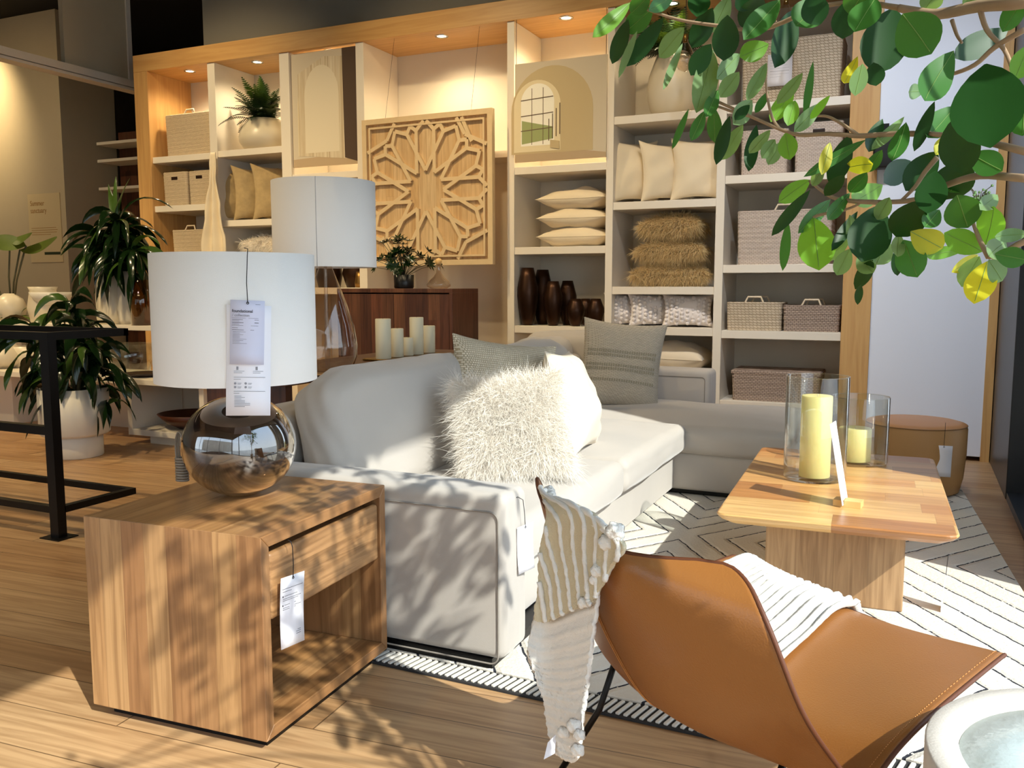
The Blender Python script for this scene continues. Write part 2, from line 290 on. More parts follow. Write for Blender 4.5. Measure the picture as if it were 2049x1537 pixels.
# ---------------------------------------------------------------- mesh building
class MB:
    def __init__(s): s.v = []; s.f = []; s.sm = []; s.mi = []; s.cur = 0
    def add(s, vs_, fs, smooth=False):
        b = len(s.v); s.v += [tuple(x) for x in vs_]
        for f in fs: s.f.append(tuple(i+b for i in f)); s.sm.append(smooth); s.mi.append(s.cur)
        return s
    def box(s, x0, x1, y0, y1, z0, z1):
        return s.add([(x0,y0,z0),(x1,y0,z0),(x1,y1,z0),(x0,y1,z0),(x0,y0,z1),(x1,y0,z1),(x1,y1,z1),(x0,y1,z1)],
                     [(0,3,2,1),(4,5,6,7),(0,1,5,4),(1,2,6,5),(2,3,7,6),(3,0,4,7)])
    def rbox(s, x0, x1, y0, y1, z0, z1, r=.02, n=6, fn=None):
        """rounded box on a subdivided cube; fn(p, unit) may displace"""
        c = Vector(((x0+x1)/2, (y0+y1)/2, (z0+z1)/2)); h = Vector(((x1-x0)/2, (y1-y0)/2, (z1-z0)/2)); r = min(r, *h)
        def axis(hh):
            k = max(3, n//2); a = [-hh + r*(1-math.cos(i/k*PI/2)) for i in range(k)]
            m = max(2, n); mid = [-(hh-r) + 2*(hh-r)*i/m for i in range(m+1)]
            return a + mid + [-q for q in reversed(a)]
        A = [axis(h.x), axis(h.y), axis(h.z)]; idx = {}; V = []; F = []
        def vert(i, j, k):
            key = (i, j, k)
            if key not in idx:
                p = Vector((A[0][i], A[1][j], A[2][k]))
                q = Vector((max(-h.x+r, min(h.x-r, p.x)), max(-h.y+r, min(h.y-r, p.y)), max(-h.z+r, min(h.z-r, p.z))))
                d = p - q
                if d.length > 1e-9: p = q + d.normalized()*r
                if fn: p = fn(p, (p.x/h.x, p.y/h.y, p.z/h.z))
                idx[key] = len(V); V.append(p + c)
            return idx[key]
        nx, ny, nz = len(A[0])-1, len(A[1])-1, len(A[2])-1
        for i in range(nx):
            for j in range(ny):
                F.append((vert(i,j,0), vert(i,j+1,0), vert(i+1,j+1,0), vert(i+1,j,0))); F.append((vert(i,j,nz), vert(i+1,j,nz), vert(i+1,j+1,nz), vert(i,j+1,nz)))
        for i in range(nx):
            for k in range(nz):
                F.append((vert(i,0,k), vert(i+1,0,k), vert(i+1,0,k+1), vert(i,0,k+1))); F.append((vert(i,ny,k), vert(i,ny,k+1), vert(i+1,ny,k+1), vert(i+1,ny,k)))
        for j in range(ny):
            for k in range(nz):
                F.append((vert(0,j,k), vert(0,j,k+1), vert(0,j+1,k+1), vert(0,j+1,k))); F.append((vert(nx,j,k), vert(nx,j+1,k), vert(nx,j+1,k+1), vert(nx,j,k+1)))
        return s.add(V, F, True)
    def lathe(s, prof, n=40, c=(0,0,0), cap0=False, cap1=False, a0=0, a1=2*PI):
        V = []; F = []; full = abs(a1-a0-2*PI) < 1e-6; m = n if full else n+1
        for (r, z) in prof:
            for i in range(m):
                a = a0 + (a1-a0)*i/n; V.append((c[0]+r*math.cos(a), c[1]+r*math.sin(a), c[2]+z))
        for j in range(len(prof)-1):
            for i in range(n):
                i2 = (i+1) % m; F.append((j*m+i, j*m+i2, (j+1)*m+i2, (j+1)*m+i))
        if cap0: F.append(tuple(reversed(range(m))))
        if cap1: F.append(tuple((len(prof)-1)*m+i for i in range(m)))
        return s.add(V, F, True)
    def tube(s, pts, r, n=8, closed=False, rr=None, cap=True):
        P = [Vector(p) for p in pts]; V = []; F = []; k = len(P); up = None
        for i, p in enumerate(P):
            a = P[i-1] if (i or closed) else p; b = P[(i+1) % k] if (i < k-1 or closed) else p
            d = (b-a).normalized() if (b-a).length > 1e-9 else Vector((0,0,1))
            if up is None: up = Vector((0,0,1)) if abs(d.z) < .9 else Vector((1,0,0))
            sx = d.cross(up).normalized(); up = sx.cross(d).normalized(); rad = rr[i] if rr else r
            for j in range(n):
                t = 2*PI*j/n; V.append(p + (sx*math.cos(t) + up*math.sin(t))*rad)
        for i in range(k if closed else k-1):
            i2 = (i+1) % k
            for j in range(n): F.append((i*n+j, i*n+(j+1)%n, i2*n+(j+1)%n, i2*n+j))
        if cap and not closed: F.append(tuple(reversed(range(n)))); F.append(tuple((k-1)*n+j for j in range(n)))
        return s.add(V, F, True)
    def grid(s, G, closed_u=False, smooth=True):
        nu, nv = len(G), len(G[0]); V = [p for row in G for p in row]; F = []
        for i in range(nu if closed_u else nu-1):
            for j in range(nv-1):
                i2 = (i+1) % nu; F.append((i*nv+j, i2*nv+j, i2*nv+j+1, i*nv+j+1))
        return s.add(V, F, smooth)
    def prism(s, poly, fn, d0, d1):
        """extrude 2D polygon; fn(u, v, d) -> 3D"""
        n = len(poly); V = [fn(u, v, d0) for u, v in poly] + [fn(u, v, d1) for u, v in poly]
        F = [tuple(range(n)), tuple(reversed(range(n, 2*n)))] + [(i, i+n, (i+1)%n+n, (i+1)%n) for i in range(n)]
        return s.add(V, F)
    def bar(s, a, b, w, h, up=(0,0,1)):
        a, b = Vector(a), Vector(b); d = (b-a).normalized(); u = Vector(up); sx = d.cross(u).normalized()*w/2; u2 = sx.cross(d).normalized()*h/2
        V = [a-sx-u2, a+sx-u2, a+sx+u2, a-sx+u2, b-sx-u2, b+sx-u2, b+sx+u2, b-sx+u2]
        return s.add(V, [(0,3,2,1),(4,5,6,7),(0,1,5,4),(1,2,6,5),(2,3,7,6),(3,0,4,7)])
    def shift(s, d):
        d = Vector(d); s.v = [tuple(Vector(p)-d) for p in s.v]; return s
    def build(s, name, m, parent=None, bevel=0, sub=0, solid=0, local=None, fix=True):
        me = bpy.data.meshes.new(name); me.from_pydata(s.v, [], s.f)
        ms = m if isinstance(m, (list, tuple)) else [m]
        for q in ms: me.materials.append(M[q] if isinstance(q, str) else q)
        me.polygons.foreach_set('use_smooth', s.sm)
        if len(ms) > 1: me.polygons.foreach_set('material_index', s.mi)
        me.update()
        if fix and len(s.f) < 20000:
            b = bmesh.new(); b.from_mesh(me); bmesh.ops.recalc_face_normals(b, faces=b.faces); b.to_mesh(me); b.free()
        o = bpy.data.objects.new(name, me); col.objects.link(o)
        if parent is not None: o.parent = parent
        if bevel:
            md = o.modifiers.new('bevel', 'BEVEL'); md.width = bevel; md.segments = 3; md.limit_method = 'ANGLE'; md.harden_normals = False
        if solid:
            md = o.modifiers.new('solid', 'SOLIDIFY'); md.thickness = solid; md.offset = 0
        if sub:
            md = o.modifiers.new('sub', 'SUBSURF'); md.levels = sub; md.render_levels = sub
        return o
def tag(o, label, cat=None, group=None, kind=None):
    if label: o['label'] = label
    if cat: o['category'] = cat
    if group: o['group'] = group
    if kind: o['kind'] = kind
    return o
def thing(name, label, cat, loc=(0,0,0), rz=0, group=None):
    o = bpy.data.objects.new(name, None); o.empty_display_size = .05; col.objects.link(o); o.location = loc
    o.rotation_euler = (0, 0, rz) if isinstance(rz, (int, float)) else rz
    return tag(o, label, cat, group)
def struct(name, mb, m, **k):
    o = mb.build(name, m, **k); o['kind'] = 'structure'; return o
def copy_tree(o, parent=None):
    c = o.copy(); col.objects.link(c); c.parent = parent
    for ch in list(o.children): copy_tree(ch, c)
    return c
def single(name, mb, m, label, cat, loc=(0,0,0), rz=0, group=None, **k):
    o = mb.build(name, m, **k); o.location = loc; o.rotation_euler = (0,0,rz) if isinstance(rz, (int, float)) else rz
    return tag(o, label, cat, group)
def text_mesh(name, body, size, m, parent, mat4, align='LEFT', ext=.0004, label=None, sx=1, weight=0):
    cu = bpy.data.curves.new(name, 'FONT'); cu.body = body; cu.size = size; cu.extrude = ext; cu.align_x = align; cu.offset = weight
    to = bpy.data.objects.new(name, cu); col.objects.link(to); dg = bpy.context.evaluated_depsgraph_get(); dg.update()
    me = bpy.data.meshes.new_from_object(to.evaluated_get(dg)); bpy.data.objects.remove(to); bpy.data.curves.remove(cu)
    me.transform(mat4 @ Matrix.Diagonal((sx, 1, 1, 1))); me.materials.clear(); me.materials.append(M[m])
    o = bpy.data.objects.new(name, me); col.objects.link(o); o.parent = parent
    if label: o['label'] = label
    return o
def smoothstep(x): x = max(0, min(1, x)); return x*x*(3-2*x)

# ---------------------------------------------------------------- pillows, fur
def pillow_fn(W, H, T, pinch=.09, sag=0, seed=0):
    rr = random.Random(seed); ph = [rr.uniform(0, 6) for _ in range(6)]
    def f(u, v, side):
        x = W/2*u*(1-pinch*(1-abs(v)**2.2)*abs(u)**.5*1.0); z = H/2*v*(1-pinch*(1-abs(u)**2.2)*abs(v)**.5)
        t = max(0, (1-abs(u)**2.6))*max(0, (1-abs(v)**2.6)); h = T/2*t**.55
        wr = .05*T*math.sin(5*u+3*v+ph[0])*t + .04*T*math.sin(7*v-4*u+ph[1])*t + .035*T*math.sin(14*u*v+ph[2])*t
        z += sag*T*(1-u*u)*max(0, v)*(-1)
        return (x, side*(h) + wr, z)
    return f
def pillow_mb(W=.5, H=.5, T=.16, n=26, pinch=.09, sag=0, seed=0, seam=True):
    f = pillow_fn(W, H, T, pinch, sag, seed); mb = MB()
    g = [math.sin(PI/2*(-1+2*i/n)) for i in range(n+1)]
    for side in (-1, 1): mb.grid([[f(u, v, side) for v in g] for u in g])
    if seam:
        ring = [(g[i], -1) for i in range(n)] + [(1, g[i]) for i in range(n)] + [(g[n-i], 1) for i in range(n)] + [(-1, g[n-i]) for i in range(n)]
        mb.tube([f(u, v, 0) for u, v in ring], .0035, 5, closed=True)
    return mb
def fur_strips(fn_pts, count, length, width, curl=.5, droop=.3, segs=4, seed=1, grav=(0, 0, -.6)):
    """hair locks as tapering ribbons; fn_pts(rng) -> (point, normal)"""
    rg = random.Random(seed); V = []; F = []
    for _ in range(count):
        p, nrm = fn_pts(rg); p = Vector(p); nrm = Vector(nrm).normalized()
        d = (nrm + Vector((rg.gauss(0, curl), rg.gauss(0, curl), rg.gauss(0, curl)-droop))).normalized()
        sd = d.cross(Vector((rg.gauss(0,1), rg.gauss(0,1), rg.gauss(0,1)))).normalized(); L = length*rg.uniform(.6, 1.25)
        cv = Vector((rg.gauss(0,1)+grav[0], rg.gauss(0,1)+grav[1], rg.gauss(0,1)+grav[2]))*.35; b = len(V)
        wv = rg.uniform(0, 6)
        for k in range(segs+1):
            t = k/segs; wd = width*(1-t)**.8/2
            q = p + d*(L*t) + cv*(L*t*t) + sd*(math.sin(wv+t*7)*L*.06*t)
            if k == segs: V.append(q)
            else: V.append(q-sd*wd); V.append(q+sd*wd)
        for k in range(segs-1): F.append((b+2*k, b+2*k+1, b+2*k+3, b+2*k+2))
        F.append((b+2*segs-2, b+2*segs-1, b+2*segs))
    m = MB(); m.add(V, F, True); return m
def fur_pillow(label, cat, loc, rot, W, H, T, count, length, width, base, fur, group=None, seed=1, droop=.3, both=True, flat=False):
    r = thing('fur_pillow', label, cat, loc, rot, group)
    pillow_mb(W*.92, H*.92, T*.8, 18, seed=seed, seam=False).build('cover', base, r)
    f = pillow_fn(W*.92, H*.92, T*.8, .09, 0, seed)
    def pts(rg):
        u = rg.uniform(-1, 1); v = rg.uniform(-1, 1)
        if flat and rg.random() < .55: v = rg.uniform(.78, 1)
        side = -1 if (not both or rg.random() < .6) else 1
        p = Vector(f(u, v, side)); e = .02
        a = Vector(f(min(1, u+e), v, side)) - Vector(f(max(-1, u-e), v, side)); b = Vector(f(u, min(1, v+e), side)) - Vector(f(u, max(-1, v-e), side))
        nn = a.cross(b); nn = -nn if nn.y*side < 0 else nn
        nn = nn.normalized() + Vector((u*abs(u)**3*1.2, 0, v*abs(v)**3*1.2))
        return p, nn
    fur_strips(pts, count, length, width, droop=droop, seed=seed, grav=(0, -1.6, .3) if flat else (0, 0, -.6)).build('fur', fur, r, fix=False)
    return r

# ---------------------------------------------------------------- leaves
def leaf_blade(mb, base, tip, width, normal, fold=.12, curve=.1, shape='ob', n=8, wave=0, vein=None):
    """flat-ish leaf from base to tip; shape ob(ovate), strap, lance"""
    base, tip = Vector(base), Vector(tip); d = tip - base; L = d.length; d = d/L; nrm = Vector(normal); nrm = (nrm - d*nrm.dot(d)).normalized(); s = d.cross(nrm)
    G = []
    ph = random.uniform(0, 6)
    for i in range(n+1):
        t = i/n
        if shape == 'ob': wd = math.sin(PI*min(1, t**1.15))**.62
        elif shape == 'lance': wd = math.sin(PI*t**.8)**.9
        else: wd = min(1, t*5+.25)*(1-t**4)**.8
        if i == 0: wd = .03
        if i == n: wd = .02
        row = []
        for j in (-1, -.55, 0, .55, 1):
            q = base + d*(L*t) + s*(width/2*wd*j) + nrm*(-abs(j)*-fold*width*wd*.5 + curve*L*(4*t*(1-t))*.5*-1 + wave*width*math.sin(t*9+ph+j*2)*abs(j))
            row.append(q)
        G.append(row)
    mb.grid(G)
    if vein is not None:
        vein.tube([base + d*(L*t) + nrm*(-curve*L*(4*t*(1-t))*.5 + .0006) for t in [k/6*.94 for k in range(7)]], width*.007+.0002, 4, cap=False)
def strap_leaf(mb, base, az, L, W, up=60, droop=1.6, n=9, twist=.4, wave=.0):
    """arching strap leaf"""
    d = Vector((math.cos(az)*math.cos(R(up)), math.sin(az)*math.cos(R(up)), math.sin(R(up)))); p = Vector(base); st = L/n; G = []
    side = Vector((-math.sin(az), math.cos(az), 0)); ph = U(0, 6); tw = U(-twist, twist)
    for i in range(n+1):
        t = i/n; wd = W/2*(min(1, .35+t*3))*(1-t**3.2)
        s2 = (Matrix.Rotation(tw*t*2+math.sin(t*6+ph)*.3, 3, d) @ side).normalized(); up_ = s2.cross(d)
        G.append([p - s2*wd, p - up_*wd*.3, p + s2*wd]); p = p + d*st
        d = (d + Vector((0,0,-1))*droop*st/L*(1.1-.3*t) + side*wave*math.sin(t*8+ph)).normalized()
    mb.grid(G)
    return p
def fern_frond(mb, base, az, L, up=65, droop=1.4, pin=.07, n=18):
    d = Vector((math.cos(az)*math.cos(R(up)), math.sin(az)*math.cos(R(up)), math.sin(R(up)))); p = Vector(base); st = L/n
    side = Vector((-math.sin(az), math.cos(az), 0)); path = []
    for i in range(n+1):
        t = i/n; path.append(p.copy()); upv = side.cross(d)
        if i > 1:
            l = pin*(math.sin(PI*min(1, t*.85+.12)))**.8
            for sg in (-1, 1):
                tip = p + side*sg*l + d*l*.35 - Vector((0,0,l*.15)); a = p - d*st*.38; b = p + d*st*.38
                mb.add([a, (a+tip)/2+upv*.002 - d*st*.1, tip, (b+tip)/2 + d*st*.1, b], [(0,1,2,3,4)])
        p = p + d*st; d = (d + Vector((0,0,-1))*droop*st/L).normalized()
    mb.tube(path, .0015, 4)
# ================================================================ room shell
XW = .60                 # right window wall
SY, SB = 7.3, 7.92       # shelf front and back planes
b = MB().box(-14, XW+.25, -3.0, 13, -.08, 0); struct('floor', b, 'floor')
b = MB().box(-14, XW+.25, -3.0, 13, 5.2, 5.3); struct('ceiling', b, 'ceiling')
b = MB().box(-7.2, XW+.25, 7.62, 7.75, 3.80, 5.2); struct('wall_back', b, 'wall_grey')
b = MB().box(-.31, .52, 7.30, 7.44, .035, 5.2); struct('wall_front', b, 'wall_white', bevel=.004)
b = MB().box(-14, .85, 12.9, 13.0, 0, 5.2); struct('wall_far', b, 'wall')
b = MB().box(-14.1, -14, -3, 13, 0, 5.2); struct('wall_left', b, 'wall_grey')
# window wall on the right: head panel, column, frame, sill, panes
b = MB().box(XW, XW+.25, -3, 7.3, HEAD, 5.2); b.box(XW, XW+.25, 7.42, 13, 0, 5.2); struct('wall_right', b, 'wall_grey')
b = MB().box(.50, .56, 7.295, 7.36, .0, 5.2); struct('trim_1', b, 'maple_v')
b = MB().box(.565, XW+.25, 6.05, 7.42, 0, 5.2); struct('trim_2', b, 'dark_metal', bevel=.006)
b = MB().box(.57, XW+.25, -3, 6.05, 0, .045); struct('trim_3', b, 'dark_metal')
wf = MB().box(.68, .76, -3, 6.05, HEAD-.06, HEAD)
for y in (-3, -1.0, 4.12, 5.99): wf.box(.68, .76, y, y+.06, .045, HEAD-.06)
wf = struct('window_1', wf, 'dark_metal'); 
pn = MB().box(.715, .725, -2.94, 6.0, .045, HEAD-.06).build('pane', 'pane', wf)
wf = MB().box(-9, .6, -3.0, -2.92, HEAD-.06, HEAD); 
for x in (-9, -6.6, -4.2, -1.8, .54): wf.box(x, x+.06, -3.0, -2.92, 0, HEAD-.06)
wf = struct('window_2', wf, 'dark_metal'); MB().box(-8.94, .54, -2.965, -2.955, 0.02, HEAD-.06).build('pane', 'pane', wf)
b = MB().box(-14, -9, -3.1, -2.9, 0, 5.2).box(-9, .85, -3.1, -2.9, HEAD, 5.2); struct('wall_rear', b, 'wall_grey')
b = MB().box(-7, 60, -60, 60, -.3, -.1); b.box(-30, .9, -60, -3.1, -.3, -.1); struct('ground_1', b, 'street')
fb = MB().box(-18, 10, -26, -20, -.1, 9)
for i in range(9):
    for k in range(3): fb.box(-17+i*3, -15.2+i*3, -20, -19.9, .6+k*2.9, 2.5+k*2.9)
struct('trim_4', fb, 'facade')
b = MB().box(1.15, 1.35, 3.95, 5.9, -.1, 5.2); struct('shade_pier', b, 'facade')       # unseen pier added outside to keep the sun off the chaise
# left column with sign, bulkhead and track
b = MB().box(-13.2, -11.22, 9.0, 9.95, 0, 5.2); struct('column_1', b, 'column')
b = MB().box(-8.62, -8.56, 6.96, 7.81, 3.72, 5.2); struct('trim_6', b, 'column')
b = MB().box(-8.66, -8.50, 2.0, 7.96, 3.64, 3.72); b.box(-8.66, -8.50, 2.0, 7.96, 3.60, 3.63); struct('trim_7', b, 'shelf')
b = MB().box(-8.64, -8.54, 7.81, 7.87, 3.72, 5.2); struct('trim_8', b, 'shelf')

# ================================================================ built-in shelving
DT, BT = 3.63, 3.81        # divider top, beam top
S0, S1 = -7.90, -.30
r = thing('built_in_shelving', 'tall built-in shelving wall of white cubbies inside a blond wood surround', 'shelving', (0, 0, 0))
MB().box(S0, S1, SY-.02, SB, DT, BT).build('top_beam', 'maple', r, bevel=.004)
MB().box(S0, S0+.20, SY-.02, SB, 0, DT).build('side_post', 'maple_v', r, bevel=.004)
MB().box(S1-.21, S1, SY-.02, SB, 0, DT).build('side_post', 'maple_v', r, bevel=.004)
MB().box(S0, S1, SB, SB+.03, 0, BT).build('back_panel', 'shelf_back', r)
# bay edges: dividers' left x, right x
DV = [(-6.865, -6.765), (-5.92, -5.80), (-5.0, -4.91), (-3.39, -3.32), (-2.455, -2.39), (-1.51, -1.44)]
for a, c in DV: MB().box(a, c, SY, SB-.005, 0, DT-.001).build('divider', 'shelf', r, bevel=.003)
bays = [(S0+.20, DV[0][0]), (DV[0][1], DV[1][0]), (DV[1][1], DV[2][0]), (DV[2][1], DV[3][0]), (DV[3][1], DV[4][0]), (DV[4][1], DV[5][0]), (DV[5][1], S1-.21)]
SH = [[2.715, 2.185, 1.64, .95], [2.725, 2.0, 1.62, .95], [2.43, 1.29], [], [2.365, 1.655, .946, .4], [2.735, 2.02, 1.30, .955, .565], [2.75, 2.195, 1.478, .942, .36]]
for (a, c), zs in zip(bays, SH):
    for z in zs: MB().box(a, c, SY+.008, SB-.004, z-.066, z).build('shelf', 'shelf', r, bevel=.003)
MB().box(bays[3][0], bays[3][1], 7.55, SB-.004, 2.50, 2.56).build('shelf', 'shelf', r)
# downlights in the top beam
for i, (x, y) in enumerate([(-7.27, 7.47), (-6.34, 7.47), (-5.38, 7.42), (-4.13, 7.44), (-2.87, 7.40), (-1.93, 7.40)]):
    d = thing('downlight', ['far left', 'second from left', 'third from left', 'fourth from left', 'fifth from left', 'far right'][i] + ' recessed round downlight glowing in the shelving top beam', 'ceiling light', (x, y, DT), 0, 'downlights in the shelving beam')
    MB().lathe([(.062, -.001), (.062, -.007), (.045, -.008), (.043, -.002)], 28).build('trim_ring', 'chrome', d)
    MB().lathe([(.0, -.0022), (.042, -.0022)], 24).build('lens', 'lamp_lens', d)
    spot('downlight_lamp', (x, y, DT-.03), (x, y+.12, 0), [40, 40, 40, 55, 60, 50][i], 150, .9, (1, .80, .50), .04)

# helper: pixel box -> world x0,x1,z0,z1 on plane Y
def PB(x0, y0, x1, y1, Y):
    a = at(x0, y1, Y=Y); b_ = at(x1, y0, Y=Y); a2 = at(x0, y0, Y=Y); b2 = at(x1, y1, Y=Y)
    return (a.x+a2.x)/2, (b_.x+b2.x)/2, (a.z+b2.z)/2, (b_.z+a2.z)/2

def basket(label, x0, x1, z0, h, y0, d, mat, handle=None, lid=False, cut=False, group=None, tape=.03, name='wicker_basket'):
    r = thing(name, label, 'basket', ((x0+x1)/2, y0+d/2, z0+.0015), 0, group)
    W, D = (x1-x0)/2, d/2; t = .016; m = MB()
    def ring(w, dd, z, rr=.03, n=5):
        P = []
        for sx, sy, a0 in ((1, 1, 0), (-1, 1, 90), (-1, -1, 180), (1, -1, 270)):
            for i in range(n+1):
                a = R(a0+90*i/n); P.append(Vector((sx*(w-rr)+rr*math.cos(a), sy*(dd-rr)+rr*math.sin(a), z)))
        return P
    rings = []
    nz = max(6, int(h/.02))
    for i in range(nz+1):
        t_ = i/nz; k = 1 - tape*(1-t_); rings.append(ring(W*k + (.002 if i % 2 else 0), D*k + (.002 if i % 2 else 0), h*t_))
    nn = len(rings[0]); V = [p for g in rings for p in g]; F = []
    for j in range(len(rings)-1):
        for i in range(nn): F.append((j*nn+i, j*nn+(i+1)%nn, (j+1)*nn+(i+1)%nn, (j+1)*nn+i))
    F.append(tuple(reversed(range(nn))))
    inn = [ring(W-t, D-t, h), ring((W-t)*(1-tape), (D-t)*(1-tape), .012)]; b0 = len(V); V += inn[0] + inn[1]
    for i in range(nn):
        F.append(((len(rings)-1)*nn+i, (len(rings)-1)*nn+(i+1)%nn, b0+(i+1)%nn, b0+i)); F.append((b0+i, b0+(i+1)%nn, b0+nn+(i+1)%nn, b0+nn+i))
    F.append(tuple(b0+nn+i for i in range(nn)))
    m.add(V, F, False); m.build('body', mat, r)
    MB().tube(ring(W-.006, D-.006, h), .009, 6, closed=True).build('rim', mat, r)
    if handle:
        for sy in ((-1, 1) if handle != 'front' else (-1,)):
            hw = min(.07, W*.45); y = sy*(D-.01)
            MB().tube([(-hw, y, h-.02), (-hw, y, h+.01), (-hw*.72, y+.01, h+.05), (hw*.72, y+.01, h+.05), (hw, y, h+.01), (hw, y, h-.02)], .0085, 8).build('handle', 'handle', r)
    if cut:
        MB().box(-.045, .045, -D-.0025, -D+.01, h*.78, h*.88).build('dark_hole_patch', 'tray', r, bevel=.003)  # solid dark block painted for the shaded opening, wall left uncut
    if lid:
        m = MB(); m.rbox(-W*1.02, W*1.02, -D*1.02, D*1.02, h-.0, h+.035, .012, 6); m.build('lid', 'wicker_dark', r)
    return r
def PBK(label, x0, y0, x1, y1, z, Y, d, mat, **k):
    a0, a1, zz0, zz1 = PB(x0, y0, x1, y1, Y); return basket(label, a0, a1, z, zz1-z, Y, d, mat, **k)
PBK('large beige wicker basket alone in the top left cubby', 330, 228, 430, 300, 2.715, 7.40, .42, 'wicker', handle='front')
PBK('small square wicker bin with a hand hole, left of the pair on the second shelf', 326, 346, 374, 410, 2.185, 7.38, .36, 'wicker', cut=True, group='square wicker bins')
PBK('small square wicker bin with a hand hole, right of the pair, beside the hanging throw', 377, 343, 421, 410, 2.185, 7.38, .36, 'wicker', cut=True, group='square wicker bins')
PBK('wide beige wicker basket on the third shelf of the first bay, above the lamp shade', 344, 461, 418, 503, 1.64, 7.38, .38, 'wicker', handle='front')
PBK('large diagonal weave basket on the top shelf of the right bay, with a white tag', 1484, 78, 1685, 200, 2.75, 7.38, .45, 'wicker_diag')
PBK('pale wicker basket, left one on the second shelf of the right bay', 1482, 262, 1576, 348, 2.195, 7.38, .42, 'wicker_grey', group='baskets on the second shelf of the right bay')
PBK('pale wicker basket with a hand hole, right one on the second shelf', 1590, 246, 1686, 342, 2.195, 7.38, .42, 'wicker_grey', cut=True, group='baskets on the second shelf of the right bay')
PBK('big pale ribbed wicker basket with upright handle behind the green leaves', 1474, 422, 1664, 528, 1.478, 7.36, .45, 'wicker_grey', handle='both')
PBK('low diagonal weave basket with a looped handle, left of the two small ones', 1453, 607, 1564, 664, .942, 7.34, .36, 'wicker_diag', handle='both')
PBK('low mauve wicker basket with a looped handle, right of the two small ones', 1566, 613, 1680, 666, .942, 7.34, .36, 'wicker_dark', handle='both')
PBK('lidded brown wicker box on the lowest shelf of the right bay', 1463, 752, 1640, 800, .36, 7.36, .42, 'wicker_dark', lid=True)
# tag on the top basket
def tag_card(label, p, w, h, rot=(0,0,0), mat='paper', string=None, lines=0, parentless=True, name='price_tag', hole=True, group=None, ink='ink_grey', tilt=0):
    """hanging card: p is the top centre; string is a list of local points"""
    r = thing(name, label, 'tag', p, rot, group)
    m = MB(); c = .004; G = []
    for i in range(7):
        t = i/6; bow = .02*h*math.sin(t*PI)
        G.append([Vector((-w/2, bow, -h*t)), Vector((0, bow*.8, -h*t)), Vector((w/2, bow, -h*t))])
    m.grid(G); m.build('card', mat, r, solid=.0008)
    if hole: MB().lathe([(.002, 0), (.0042, 0)], 14).shift((0,0,0)).build('eyelet', 'ink', r).matrix_local = Matrix.Translation((0, -.0015, -.008)) @ Matrix.Rotation(R(90), 4, 'X')
    if string: MB().tube(string, .0013, 5).build('string', 'string', r)
    if lines:
        m = MB()
        for i in range(lines):
            z = -h*(.18+.62*i/lines); L = w*random.choice((.78, .6, .45, .7)); y = -.0016 + .02*h*math.sin((-z/h)*PI)
            m.box(-w*.4, -w*.4+L, y-.0001, y, z, z+.0011+(.001 if i % 4 == 0 else 0))
        m.build('print', ink, r)
    return r
q0, q1, q2_, q3 = PB(1536, 108, 1585, 172, 7.36)
tag_card('white paper tag on the front of the top right diagonal weave basket', ((q0+q1)/2, 7.355, q3), q1-q0, q3-q2_, (0,0,R(2)), lines=7)

# pillows on the shelves
def pillow(label, loc, rot, W, H, T, mat, group=None, seed=1, sag=0, name='throw_pillow', cat='pillow'):
    mb = pillow_mb(W, H, T, 22, pinch=.15 if T < .18 else .10, seed=seed, sag=sag); return single(name, mb, mat, label, cat, loc, rot, group)
def stand_pillow(label, px0, px1, ytop, z, Y, mat, yaw=0, lean=-8, group=None, seed=1, T=.15, W=None):
    xa = at(px0, ytop, Y=Y); xb = at(px1, ytop, Y=Y); H = xa.z - z; W = W or (xb.x-xa.x)
    c = ((xa.x+xb.x)/2, Y+.02, z + H/2*math.cos(R(lean)) + .002)
    return pillow(label, c, (R(lean), 0, R(yaw)), W, H, T, mat, group, seed)
G_ = 'burlap pillows in the second bay'
stand_pillow('tan burlap pillow, left of three, next to the hanging throw', 438, 505, 338, 2.0, 7.52, 'burlap', 52, group=G_, seed=2, W=.5, T=.14)
stand_pillow('tan burlap pillow, middle of three in the second bay', 478, 540, 334, 2.0, 7.52, 'burlap', 52, group=G_, seed=3, W=.5, T=.14)
stand_pillow('tan burlap pillow, right of three, partly behind the tall lamp shade', 515, 582, 330, 2.0, 7.52, 'burlap', 50, group=G_, seed=4, W=.5, T=.14)
G_ = 'ivory pillows standing in the sixth bay'
stand_pillow('ivory linen pillow standing leftmost of the three behind the ficus leaves', 1232, 1305, 280, 2.02, 7.5, 'cream_pillow', 38, group=G_, seed=5, W=.46)
stand_pillow('ivory linen pillow standing in the middle of the three', 1300, 1362, 283, 2.02, 7.5, 'cream_pillow', 38, group=G_, seed=6, W=.46)
stand_pillow('ivory linen pillow standing rightmost and widest of the three', 1356, 1440, 276, 2.02, 7.5, 'cream_pillow', 16, group=G_, seed=7, W=.46)
G_ = 'nubby white pillows in the sixth bay'
stand_pillow('small nubby white pillow, leftmost under the shaggy fur stack', 1226, 1290, 586, .955, 7.5, 'nubby', 38, group=G_, seed=8, W=.46, T=.15)
stand_pillow('small nubby white pillow, middle one under the shaggy fur stack', 1281, 1330, 586, .955, 7.5, 'nubby', 38, group=G_, seed=9, W=.46, T=.15)
stand_pillow('nubby white lumbar pillow, rightmost under the shaggy fur stack', 1326, 1428, 588, .955, 7.46, 'nubby', 10, group=G_, seed=10, T=.15)
